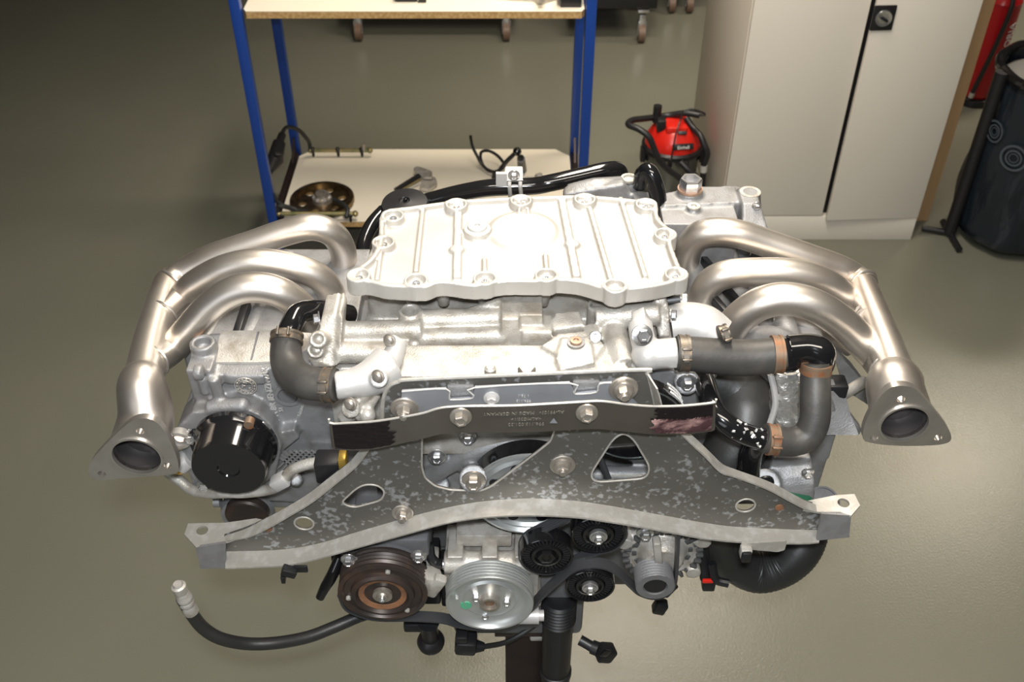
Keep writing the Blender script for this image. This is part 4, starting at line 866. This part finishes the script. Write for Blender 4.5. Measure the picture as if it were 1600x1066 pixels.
for h in (rp(h1, .006), rp(h2_, .014), rp(h3, .010), ell((475, 818), 15), ell((1165, 790), 15)): rim_hole(h)
def flange(up, lo, n=60, th=.003, y=CY, m='carrier_rim', name='edge_flange'):
    A = resample(catmull(pl(up, y), 6), n); B0 = resample(catmull([Vector((a, b, 0)) for a, b in lo], 6), n); B = []
    for p, q in zip(A, B0): B.append(Z(q.x, q.y, p.z))
    bm = new(); ribbon(bm, A, B, th); return part(name, bm, m, carr)
flange([(352, 862), (400, 861), (450, 858), (500, 849), (560, 831), (640, 808), (700, 793), (760, 783), (830, 779), (900, 783), (950, 790), (1000, 799), (1050, 808), (1100, 817), (1160, 824), (1250, 828), (1280, 828)],
       [(352, 888), (400, 886), (450, 883), (500, 872), (560, 855), (640, 833), (700, 817), (760, 808), (830, 805), (900, 808), (950, 815), (1000, 823), (1050, 832), (1100, 841), (1160, 847), (1250, 849), (1280, 847)])
flange([(350, 838), (385, 826), (410, 813), (440, 797), (480, 773), (515, 746), (545, 723), (562, 704), (575, 688)],
       [(352, 846), (390, 838), (420, 824), (448, 808), (486, 785), (522, 757), (552, 732), (568, 713), (580, 694)], 40)
flange([(1060, 664), (1075, 675), (1090, 688), (1110, 707), (1130, 726), (1150, 734), (1200, 752), (1235, 770), (1262, 784), (1290, 792)],
       [(1054, 670), (1070, 683), (1085, 697), (1106, 716), (1128, 738), (1150, 745), (1200, 764), (1238, 784), (1265, 797), (1292, 803)], 40)
# top lip
tl = catmull(pl([(597, 655), (599, 625), (607, 605), (622, 597), (645, 593), (800, 586), (1000, 578), (1011, 583), (1017, 600), (1024, 632)]), 6)
bm = new(); tube(bm, tl, .0028, 8, 1, True, False); part('top_lip', bm, 'carrier_rim', carr)
bm = new(); ribbon(bm, resample(tl[-14:], 14), [p+Vector((.012, -.02, -.01)) for p in resample(tl[-14:], 14)], .002); part('edge_flange', bm, 'carrier_rim', carr)
# ears
def ear(tab, front, hole, zt):
    bm = new(); T = [Z(a, b, zt) for a, b in tab]
    hc_ = Z(*hole, zt); prism(bm, T, (0, 0, -.004), [circle3(hc_, .0085, RT, Vector((0, 1, 0)), 18)]); part('mounting_ear', bm, 'carrier_rim', carr)
    bm = new(); yy = min(Z(a, b, zt).y for a, b in front[:2]); prism(bm, [Y(a, b, yy+.001) for a, b in front], (0, .004, 0)); part('ear_plate', bm, 'alu_grey', carr, 'grey end plate')
ze = Y(352, 838, CY).z
ear([(352, 817), (400, 810), (425, 815), (395, 832), (356, 846), (306, 855), (288, 835), (294, 818)][::1], [(306, 856), (352, 849), (353, 888), (313, 889)], (316, 829), ze)
ze2 = Y(1272, 788, CY).z
ear([(1260, 783), (1305, 774), (1335, 772), (1344, 790), (1330, 806), (1312, 800), (1280, 800), (1255, 796)], [(1283, 803), (1330, 806), (1327, 840), (1276, 845)], (1318, 786), ze2)
# blue grey stiffener strip with two notches
st_ = [(628, 612), (640, 611), (697, 608), (702, 622), (706, 625), (735, 623), (740, 618), (742, 606), (890, 599), (897, 613), (902, 616), (932, 613), (937, 600), (965, 598), (1002, 640), (660, 668), (622, 672)]
bm = new(); S_ = pl(st_, CY-.012); prism(bm, S_, (0, .004, 0)); stf = part('stiffener_strip', bm, 'plate', carr, 'blue grey stiffener strip')
bm = new(); tube(bm, catmull(S_[:14], 3), .0013, 8, 1, True, False); part('strip_edge', bm, 'alu_white', stf)
for s in ((702, 606), (740, 606), (897, 599), (935, 598)): pass
for (x0, x1, y_) in ((700, 740, 608), (895, 936, 601)):
    bm = new(); box(bm, Y((x0+x1)/2, y_+3, CY-.002), (.036, .008, .022), None, .004); part('spacer_block', bm, 'alu_grey', stf)
text('cast_lettering', '1 75.1', .006, 'alu_white', stf, Y(818, 619, CY-.013), Vector((-1, 0, .02)), -UP, .0004)
text('cast_lettering', '996.115', .006, 'alu_white', stf, Y(818, 627, CY-.013), Vector((-1, 0, .02)), -UP, .0004)
# front strip with burnt ends
up = [(514, 655), (517, 662), (545, 661), (580, 659), (616, 654), (660, 646), (700, 636), (800, 634), (860, 631), (912, 628), (940, 627), (980, 632), (1020, 635), (1070, 634), (1116, 629), (1119, 624)]
lo = [(518, 697), (522, 702), (548, 704), (580, 703), (620, 695), (660, 686), (704, 677), (800, 676), (860, 674), (912, 671), (940, 671), (980, 675), (1020, 679), (1070, 679), (1114, 674), (1117, 672)]
def yof(x): return CY-.038 + .022*(max(0, abs(x-815)-130)/170 if abs(x-815) < 300 else 1) - .0
A = [Y(a, b, yof(a)) for a, b in up]; B = [Y(a, b, yof(a)-.006) for a, b in lo]
A2 = resample(catmull(A, 5), 80); B2 = resample(catmull(B, 5), 80)
bm = new(); ribbon(bm, A2, B2, .0025, (0, 1, 0)); strip = part('front_strip', bm, 'strip', carr, 'long brown grey metal strip with burnt ends')
bm = new(); tube(bm, A2, .0016, 8, 1, True, False); part('strip_edge', bm, 'alu_pan', strip)
def patch(x0, x1, f0, f1, m, jag, seed, lab):
    rnd = random.Random(seed); bm = new(); rows = 10; cols = 44; V = []
    def at(x, f):
        best = min(range(len(A2)-1), key=lambda i: abs((A2[i].x-xw)))
        return A2[best].lerp(B2[best], f)
    for j in range(rows+1):
        f = f0+(f1-f0)*j/rows; e1 = x1 + (rnd.uniform(-1, 1)*jag); V2 = []
        for i in range(cols+1):
            x = x0 + (e1-x0)*i/cols
            pa = None
            for k in range(len(A)-1):
                if up[k][0] <= x <= up[k+1][0] or k == len(A)-2:
                    t = (x-up[k][0])/max(up[k+1][0]-up[k][0], 1e-6); pa = A[k].lerp(A[k+1], t); pb = B[k].lerp(B[k+1], t); break
            p = pa.lerp(pb, f); p.y -= .0012+rnd.random()*.0008
            V2.append(bm.verts.new(p))
        V.append(V2)
    for j in range(rows):
        for i in range(cols): bm.faces.new((V[j][i], V[j][i+1], V[j+1][i+1], V[j+1][i]))
    part('burnt_patch', bm, m, strip, lab, 60)
patch(519, 612, .04, .93, 'burnt', 8, 3, 'black burnt adhesive')
patch(1113, 1020, .42, .93, 'burntpink', 6, 5, 'torn reddish adhesive')
patch(1114, 1022, .05, .46, 'burnt', 8, 6, 'black burnt adhesive')
for s, px, py, sz in (('996.115.021.33', 822, 664, .0075), ('<ALMG3SI1>', 822, 656, .0070)):
    text('stamped_lettering', s, sz, 'stamp', strip, Y(px, py-1, CY-.0455), Vector((-1, 0, -.03)), -UP, .0005)
text('stamped_lettering', 'AL-99107-   MADE IN GERMANY', .0072, 'stamp', strip, Y(818, 646, CY-.0435), Vector((-1, 0, -.045)), -UP, .0005)
q = Y(865, 658, CY-.0445); bm = new(); prism(bm, [q+Vector((-.005, 0, -.0035)), q+Vector((.005, 0, -.0035)), q+Vector((0, 0, .0055))], (0, -.0006, 0)); part('stamped_mark', bm, 'plate', strip)
for (x, y, yy, r_, kd, mm) in ((632, 638, CY-.012, .0092, 'washer', 'oldbolt'), (974, 607, CY-.012, .0095, 'washer', 'oldbolt'), (720, 651, CY-.043, .0092, 'hex', 'oldbolt'), (917, 645, CY-.043, .0092, 'hex', 'oldbolt'), (768, 622, CY-.013, .0068, 'hex', 'alu_white'), (879, 726, CY-.001, .0088, 'washer', 'oldbolt'), (629, 801, CY-.001, .0078, 'washer', 'oldbolt')):
    bolt(Y(x, y, yy), (0, -1, .06), r_, carr, kd, mm, spin=random.random())
for x, y in ((419, 826), (1218, 793)):
    bm = new(); lathe(bm, Y(x, y, CY-.0005), FW, [(.0065, 0), (.006, .0015), (.003, .002)], 14); part('rust_rivet', bm, 'rust', carr, 'rusty rivet')
bm = new(); prism(bm, round_poly([Y(1158, 850, .925), Y(1230, 846, .925), Y(1226, 860, .925), Y(1215, 863, .925), Y(1160, 858, .925)], .003), (0, .003, 0)); box(bm, Y(1165, 862, .923), (.016, .014, .018), None, .002); part('cable_clip', bm, 'carrier_rim', carr)
bm = new(); box(bm, Y(1165, 866, .920), (.014, .018, .020), None, .003); part('clip_block', bm, 'black', carr)
bm = new(); box(bm, Y(452, 893, .93), (.022, .014, .014), Euler((0, .4, 0)), .002); box(bm, Y(443, 903, .93), (.006, .012, .014), None, .001); box(bm, Y(470, 889, .933), (.02, .004, .014), None, .001); part('cable_clip', bm, 'black', carr)

# ---- timing / front cover seen through the big hole
bm = new()
prism(bm, [Y(664, 690, 1.05), Y(720, 668, 1.05), Y(820, 660, 1.05), Y(880, 640, 1.05), Y(900, 690, 1.05), Y(770, 760, 1.05), Y(700, 775, 1.05), Y(655, 760, 1.05)], (0, .05, 0))
tube(bm, [Y(672, 742, 1.045), Y(720, 715, 1.04), Y(770, 696, 1.04), Y(830, 678, 1.045)], .016, 14, 4)
tube(bm, [Y(735, 715, 1.045), Y(737, 735, 1.03), Y(739, 750, 1.01)], .018, 16, 4)
cyl(bm, Y(739, 744, 1.03), Y(739, 748, .972), .018, .020); cyl(bm, Y(683, 707, 1.05), Y(683, 713, 1.03), .014); cyl(bm, Y(731, 676, 1.05), Y(731, 680, 1.03), .013); cyl(bm, Y(684, 760, 1.05), Y(684, 760, 1.03), .018)
cast('front_cover', bm, 'alu_grey', eng, .0025, 3)
bolt(Y(740, 750, .970), (0, -1, .06), .011, eng, 'hex', 'oldbolt')
for q in ((683, 713), (731, 683), (811, 703)): bolt(Y(*q, 1.028), (0, -1, .1), .0085, eng)
# right front cover with ears around the upper pulley
bm = new()
prism(bm, [Y(985, 575, 1.075), Y(1040, 577, 1.075), Y(1075, 580, 1.075), Y(1090, 600, 1.07), Y(1095, 640, 1.07), Y(1080, 720, 1.07), Y(1000, 730, 1.07), Y(940, 700, 1.07), Y(960, 600, 1.07)], (0, .04, 0))
cyl(bm, Y(1073, 597, 1.08), Y(1073, 597, 1.05), .018)
cyl(bm, Y(905, 740, 1.06), Y(1050, 745, 1.06), .014)
cast('pump_cover', bm, 'alu_grey', eng, .003, 3)
bolt(Y(1073, 597, 1.049), FW, .0092, eng)
for k in range(3):
    bm = new(); tube(bm, [Y(925, 742+k*9, 1.052), Y(1010, 744+k*7, 1.052)], .0035, 8); part('cover_rib', bm, 'alu', eng)
# ---- pulleys -------------------------------------------------------------
def pulley(name, c, r, depth, m, prof=None, grooves=5, label=None, hubm=None):
    c = Vector(c); pr = [(r*.92, -depth)]
    for k in range(grooves):
        y0 = -depth + depth*.9*k/grooves; pr += [(r, y0), (r, y0+depth*.05), (r*.965, y0+depth*.9/grooves*.5), (r, y0+depth*.9/grooves*.95)]
    pr += [(r*1.0, 0)]
    pr += prof or [(r*.90, 0), (r*.87, -.008), (r*.4, -.010)]
    bm = new(); lathe(bm, c, FW, pr, 56); return part(name, bm, m, eng, label)
# upper right pulley with label marks
c = Y(993, 664, .995); R = 80*mpp(993, 664, .995)
p = pulley('water_pump_pulley', c, R, .026, 'gloss', [(R*.97, .0005)], 0, 'large pulley with black rim and grey green face')
bm = new(); lathe(bm, c, FW, [(R*.95, -.0), (R*.95, .0012), (R*.92, .0012), (R*.90, -.006), (R*.70, -.008), (R*.66, -.004), (R*.35, -.003), (R*.3, .004), (R*.1, .005)], 56, cap0=False); part('pulley_face', bm, 'pulley_green', p)
bm = new()
for k in range(4):
    for j in range(3):
        a = radians(52-k*7-j*1.5); yy = c.y+.021-j*.007
        box(bm, (c.x+cos(a)*R*1.0, yy, c.z+sin(a)*R*1.0), (.007, .0032, .0012), Euler((0, -a+pi/2, 0)))
part('printed_marks', bm, 'white', p, 'white printed marks')
# belt piece seen in the triangular hole
bm = new(); tube(bm, [Y(937, 715, .99), Y(953, 755, .99)], .005, 6, smooth=False); part('belt_strand', bm, 'belt', eng)
# crank pulley
c = Y(827, 776, .985); R = 90*mpp(827, 776, .985)
p = pulley('crank_pulley', c, R, .03, 'silver', [(R*.95, .001), (R*.92, -.002), (R*.90, -.004), (R*.82, -.001), (R*.78, -.006), (R*.4, -.006), (R*.36, .002), (R*.1, .002)], 5, 'large silver crank pulley')
bm = new(); lathe(bm, c+Vector((0, .002, 0)), FW, [(R*1.012, -.03), (R*1.012, -.003)], 56, False, False); part('belt_strand', bm, 'gloss', p, 'black belt on the rim')
bm = new()
for k in range(8):
    bm = new(); a = 2*pi*k/8+.35; lathe(bm, c+Vector((cos(a)*R*.66, .0055, sin(a)*R*.66)), FW, [(.008, 0), (.008, .0012)], 16); part('pulley_hole', bm, 'black', p)
text('stamped_lettering', '111', .007, 'white', p, c+Vector((-.0, .0, -R*.8)), RT, UP, .0004)
# AC pulley (worn)
c = Y(598, 928, .94); R = 70*mpp(598, 928, .94)
bm = new(); lathe(bm, c, FW, [(R*.93, -.036), (R*1.02, -.034), (R*1.02, -.030), (R*.97, -.028), (R*1.0, -.025), (R*.96, -.022), (R*1.0, -.019), (R*.96, -.016), (R*1.0, -.012), (R*.96, -.008), (R*1.0, -.004), (R*1.0, 0), (R*.9, .001), (R*.86, -.003), (R*.72, -.002), (R*.70, .004), (R*.64, .007), (R*.60, .007), (R*.56, .001), (R*.30, -.002)], 60)
p = part('compressor_pulley', bm, 'rustpulley', eng, 'brown black air compressor pulley')
bm = new(); lathe(bm, c+Vector((0, -.0015, 0)), FW, [(R*.545, -.002), (R*.535, .001), (R*.42, -.001), (R*.40, -.004)], 44, cap0=False, cap1=False); part('rusty_band', bm, 'rust', p, 'rusty inner band')
bm = new(); lathe(bm, c, FW, [(R*.22, -.001), (R*.22, .005), (R*.14, .006), (R*.12, .009), (R*.05, .009)], 24); part('hub', bm, 'oldbolt', p)
bolt(c+Vector((0, -.009, 0)), FW, R*.075, p, 'socket')
for a in (1.35, 3.35, 5.4):
    bm = new(); lathe(bm, c+Vector((cos(a)*R*.8, .002, sin(a)*R*.8)), FW, [(.004, 0), (.0038, .004), (.002, .005)], 12); part('rivet', bm, 'alu', p)
bm = new(); cyl(bm, c+Vector((0, .036, 0)), c+Vector((0, .14, 0)), R*.92); bb(bm, c.x-.05, c.x+.07, .985, 1.12, c.z-.0, c.z+.07, .006); part('compressor_body', bm, 'alu_dark', eng)
# power steering pulley
c = Y(765, 943, .935); R = 69*mpp(765, 943, .935)
p = pulley('steering_pump_pulley', c, R, .030, 'silver', [(R*.985, .002), (R*.93, .002), (R*.88, -.003), (R*.78, -.008), (R*.66, -.009), (R*.60, -.006), (R*.55, -.008), (R*.25, -.008)], 5, 'silver power steering pulley')
bm = new(); lathe(bm, c+Vector((0, .008, 0)), FW, [(R*.235, 0), (R*.235, .012), (R*.17, .012), (R*.16, .006)], 30); part('hub', bm, 'oldbolt', p)
bm = new(); lathe(bm, c+Vector((0, .004, 0)), FW, [(R*.12, 0), (R*.11, .004)], 20); part('shaft_end', bm, 'rustclamp', p)
for q in ((744, 932), (792, 939), (758, 960)): bolt(Y(*q, .945), FW, .0058, p, 'hex')
bm = new(); lathe(bm, Y(728, 945, .9435), FW, [(.0085, 0), (.0085, .0022)], 18); part('paint_dot', bm, 'greenpaint', p, 'green paint dot')
text('printed_marks', 'TRW', .005, 'white', p, Y(714, 934, .942), UP, Vector((-1, 0, 0)), .0003)
# pump body and pipes above it
bm = new(); bb(bm, c.x-.07, c.x+.075, .97, 1.06, c.z-.03, c.z+.035); cyl(bm, (c.x-.07, .985, c.z+.035), (c.x+.07, .985, c.z+.035), .018)
for s in (-.052, .0, .05): bb(bm, c.x+s-.012, c.x+s+.012, .975, 1.03, c.z+.03, c.z+.060)
cyl(bm, (c.x+.065, .97, c.z-.05), (c.x+.065, 1.04, c.z-.05), .016)
cast('steering_pump', bm, 'alu', eng, .0025, 3, 'cast steering pump body')
bm = new(); q = Y(826, 962, .96); cyl(bm, q+Vector((-.02, .0, 0)), q+Vector((.016, 0, 0)), .0135); cyl(bm, q+Vector((.016, 0, 0)), q+Vector((.024, 0, 0)), .009); part('pump_union', bm, 'alu_white', eng)
bm = new(); bx = Y(778, 985, .955); lathe(bm, bx+Vector((0, .02, .018)), FW, [(.047, -.05), (.047, 0), (.044, .002), (.044, -.02)], 40); part('pump_reservoir', bm, 'alu', eng, 'grey pump housing below the pulley')
bm = new(); cyl(bm, Y(692, 882, .98), Y(722, 882, .98), .0085); cyl(bm, Y(708, 882, .98), Y(716, 882, .98), .013, seg=6); part('pump_fitting', bm, 'zinc', eng)
bm = new(); tube(bm, [Y(694, 882, .98), Y(682, 880, .985), Y(673, 870, .99), Y(670, 850, 1.0)], .008, 12); part('pressure_hose', bm, 'black', eng)
bm = new(); bb(bm, Y(715, 843, 1.03).x, Y(800, 843, 1.03).x, 1.0, 1.06, Y(760, 855, 1.0).z, Y(760, 838, 1.0).z, .003); part('bracket_bar', bm, 'alu', eng)
bm = new(); box(bm, Y(672, 905, .965), (.03, .03, .03), Euler((0, .4, .3)), .004); box(bm, Y(680, 915, .955), (.02, .016, .045), Euler((0, .5, 0)), .004); box(bm, Y(655, 868, 1.0), (.06, .03, .02), Euler((0, .2, .0)), .004); part('bracket_piece', bm, 'alu', eng)
for q in ((654, 868), (545, 874)): bolt(Y(*q, .965), FW, .008, eng)
# tensioner and idlers
def idler(cx, cy, y, rpx, silver_bolt, label):
    c = Y(cx, cy, y); R = rpx*mpp(cx, cy, y); bm = new()
    lathe(bm, c, FW, [(R*.95, -.026), (R, -.024), (R, -.001), (R*.97, 0), (R*.92, -.001), (R*.9, -.006), (R*.62, -.007), (R*.56, -.001), (R*.46, 0), (R*.42, -.005), (R*.2, -.005)], 52)
    p = part('idler_pulley', bm, 'gloss', eng, label)
    bm = new()
    for k in range(36):
        a = 2*pi*k/36; box(bm, c+Vector((cos(a)*R*.76, .0045, sin(a)*R*.76)), (R*.26, .004, .0016), Euler((0, -a, 0)))
    part('fin', bm, 'black', p, 'ring of thin black fins'); 
    if silver_bolt:
        bm = new(); lathe(bm, c+Vector((0, .003, 0)), FW, [(R*.34, 0), (R*.33, .005), (R*.2, .006)], 26); part('bolt_washer', bm, 'zinc', p)
        bolt(c+Vector((0, -.003, 0)), FW, R*.17, p, 'hex')
    else:
        bm = new(); lathe(bm, c+Vector((0, .004, 0)), FW, [(R*.40, 0), (R*.34, .006), (R*.2, .007), (R*.12, .005)], 6); part('cap', bm, 'gloss', p)
idler(935, 838, .955, 43, True, 'upper black idler pulley with bright bolt')
idler(854, 871, .945, 42, False, 'black idler pulley with black cap')
idler(922, 918, .940, 39, True, 'lower black idler pulley with bright bolt')
# alternator
c = Y(1035, 864, .985); R = 66*mpp(1035, 864, .985)
bm = new(); lathe(bm, c, FW, [(R*.98, -.10), (R, -.02), (R*.95, -.004), (R*.78, .004), (R*.74, -.004), (R*.6, -.004), (R*.5, .012), (R*.42, .02), (R*.2, .02)], 48)
for a in (.5, 1.6, 2.7, 4.3, 5.6): cyl(bm, c+Vector((cos(a)*R*1.02, .03, sin(a)*R*1.02)), c+Vector((cos(a)*R*1.02, -.008, sin(a)*R*1.02)), .012)
alt = cast('alternator', bm, 'alu', eng, .0025, 2, 'silver alternator with vented casing')
bm = new()
for k in range(26):
    a = 2*pi*k/26; box(bm, c+Vector((cos(a)*R*.87, -.0035, sin(a)*R*.87)), (R*.17, .008, .005), Euler((0, -a, 0)), .0008)
for k in range(14):
    a = 2*pi*k/14+.1; box(bm, c+Vector((cos(a)*R*.665, .0035, sin(a)*R*.665)), (R*.11, .004, .010), Euler((0, -a, 0)), .001)
part('cooling_slot_shade', bm, 'void', alt, 'cooling slots with their shade painted dark')  # raised dark boxes paint the shade of open vents
bm = new(); box(bm, c+Vector((-.012, -.018, .028)), (.012, .018, .05), Euler((0, -.15, 0)), .003); part('casing_rib', bm, 'alu', alt)
bolt(Y(1008, 832, .97), FW, .0085, alt)
pc = Y(1024, 918, .935); R = 31*mpp(1024, 918, .935)
bm = new(); lathe(bm, pc, FW, [(R*.8, -.045), (R*.8, -.034)] + [q for k in range(6) for q in ((R, -.032+k*.005), (R*.92, -.0295+k*.005))] + [(R, -.002), (R*.97, 0), (R*.62, 0), (R*.58, -.006), (R*.2, -.006)], 44)
p = part('alternator_pulley', bm, 'alu_dark', alt, 'grooved steel alternator pulley')
bm = new(); lathe(bm, pc+Vector((0, .004, 0)), FW, [(R*.56, 0), (R*.54, .002)], 30); part('dust_cap', bm, 'black', p)
# belt
def belt(pts, y0, wd=.019):
    A = catmull(pl(pts, y0), 5); bm = new(); ribbon(bm, A, [p+Vector((0, wd, 0)) for p in A], .003); part('drive_belt', bm, 'belt', eng, 'black ribbed drive belt')
    n = len(A); bm = new()
    for k in range(5):
        off = Vector((0, wd*(.1+.2*k), 0)); tube(bm, [p+off for p in A], .0018, 5, 1, True, False)
    part('belt_ribs', bm, 'belt', eng)
belt([(528, 932), (540, 955), (570, 968), (600, 972), (640, 972), (690, 975), (720, 983), (765, 987), (805, 978), (832, 955), (850, 935), (880, 908), (900, 894), (922, 889), (945, 891), (965, 901), (985, 920), (1000, 932), (1024, 938), (1047, 930), (1056, 915), (1059, 890), (1061, 850), (1062, 838)], .945)
belt([(896, 808), (870, 822), (840, 836), (822, 846), (812, 862), (814, 880), (830, 894), (854, 899), (880, 893), (905, 882), (935, 868), (962, 860), (979, 840), (976, 825)], .960)
# ---- hanging parts below
bm = new(); tp = [Y(285, 935, .90), Y(300, 960, .90), Y(318, 982, .90), Y(345, 998, .90), Y(385, 1006, .91), Y(430, 1005, .92), Y(480, 996, .94), Y(520, 981, .96), Y(560, 964, .98), Y(600, 950, 1.0)]
tube(bm, tp, .0098, 16); hz = part('refrigerant_hose', bm, 'hosedark', eng, 'black refrigerant hose curling out to the left')
bm = new(); e0_, e1_ = Y(277, 912, .90), Y(299, 956, .90); d = (e1_-e0_).normalized()
lathe(bm, e0_, d, [(.006, 0), (.0075, .004), (.0105, .006), (.0105, .018), (.0088, .02), (.0105, .024), (.0105, .03), (.0115, .032), (.0115, .038), (.0105, .040), (.0115, .042), (.0115, .048), (.0105, .05), (.0112, .053), (.0112, (e1_-e0_).length)], 20); part('hose_fitting', bm, 'alu', hz, 'silver crimped hose end')
bm = new(); tube(bm, [Y(531, 870, .98), Y(523, 890, .97), Y(516, 905, .965), Y(508, 918, .96), Y(500, 934, .955)], [.008, .009, .0095, .0085, .007], 14); part('drain_stub', bm, 'gloss', eng)
bm = new(); bb(bm, Y(520, 870, 1.0).x, Y(560, 870, 1.0).x, .985, 1.1, Y(540, 875, 1.0).z-.02, Y(540, 860, 1.0).z, .004); part('stub_base', bm, 'black', eng)
bm = new(); q = Y(673, 1000, .99); lathe(bm, q, Vector((0, -.1, 1)), [(.022, -.012), (.0235, -.004), (.021, .004), (.0145, .010), (.0135, .045), (.018, .06)], 26); box(bm, Y(655, 972, 1.0), (.05, .03, .02), None, .004); part('vacuum_cap', bm, 'black', eng, 'black mushroom shaped cap')
bm = new(); box(bm, Y(728, 1004, .98), (.036, .035, .032), Euler((0, .1, 0)), .006); box(bm, Y(722, 990, .975), (.02, .03, .014), None, .003); cyl(bm, Y(742, 1010, .98), Y(757, 1011, .98), .012, .007); part('connector', bm, 'black', eng, 'black plug connector below the pulley')
bm = new(); tube(bm, [Y(755, 1011, .98), Y(790, 1004, 1.0), Y(825, 985, 1.02), Y(858, 962, 1.03)], .0045, 8); part('connector_lead', bm, 'rubber', eng)
# big vertical hose tube
bm = new(); q0 = Y(876, 925, 1.02); xt = q0.x; zt_ = q0.z
prof = [(.026, -.52), (.026, -.24), (.0285, -.238), (.0285, -.226), (.0255, -.224), (.0265, -.075)]
for k in range(7): prof += [(.0295, -.073+k*.0085), (.0300, -.070+k*.0085), (.0255, -.066+k*.0085)]
lathe(bm, (xt-.002, 1.02, zt_), UP, prof, 36); cv = part('corrugated_duct', bm, 'black', eng, 'black corrugated duct hanging down')
bm = new(); bb(bm, xt-.018, xt-.006, .990, 1.0, zt_-.33, zt_-.25, .002); bb(bm, xt+.005, xt+.020, .990, 1.0, zt_-.285, zt_-.26, .002); part('duct_clip', bm, 'black', cv)
bm = new(); cyl(bm, Y(906, 1000, 1.0), Y(925, 1011, .99), .009); cyl(bm, Y(925, 1011, .99), Y(935, 1015, .985), .012); box(bm, Y(946, 1020, .98), (.028, .026, .028), Euler((0, .5, .3)), .004); part('sensor_plug', bm, 'black', eng, 'black sensor plug pointing right')
bm = new(); box(bm, Y(946, 1021, .966), (.016, .004, .016), Euler((0, .5, .3)), .002); part('plug_socket', bm, 'gloss', eng)
bm = new(); tube(bm, [Y(1098, 850, 1.02), Y(1100, 880, 1.01), Y(1103, 905, 1.0)], .0095, 12); box(bm, Y(1107, 910, 1.0), (.02, .02, .025), None, .003); tube(bm, [Y(1112, 880, 1.0), Y(1118, 905, .99), Y(1138, 912, .985)], .007, 10); cc = part('injector_plug', bm, 'black', eng)
bm = new(); box(bm, Y(1106, 908, .988), (.018, .006, .007), None, .002); part('plug_lock', bm, 'red', cc, 'red plug lock')
bm = new(); box(bm, Y(1031, 948, 1.05), (.022, .02, .026), Euler((0, .3, 0)), .004); tube(bm, [Y(1040, 930, 1.06), Y(1055, 915, 1.06)], .006, 8); part('connector', bm, 'black', eng)
bm = new(); bb(bm, Y(690, 965, 1.0).x, Y(720, 965, 1.0).x, 1.01, 1.06, .88, .97, .004); bb(bm, Y(655, 930, 1.02).x, Y(690, 930, 1.02).x, 1.0, 1.06, .9, 1.0, .004); part('pump_foot', bm, 'black', eng)
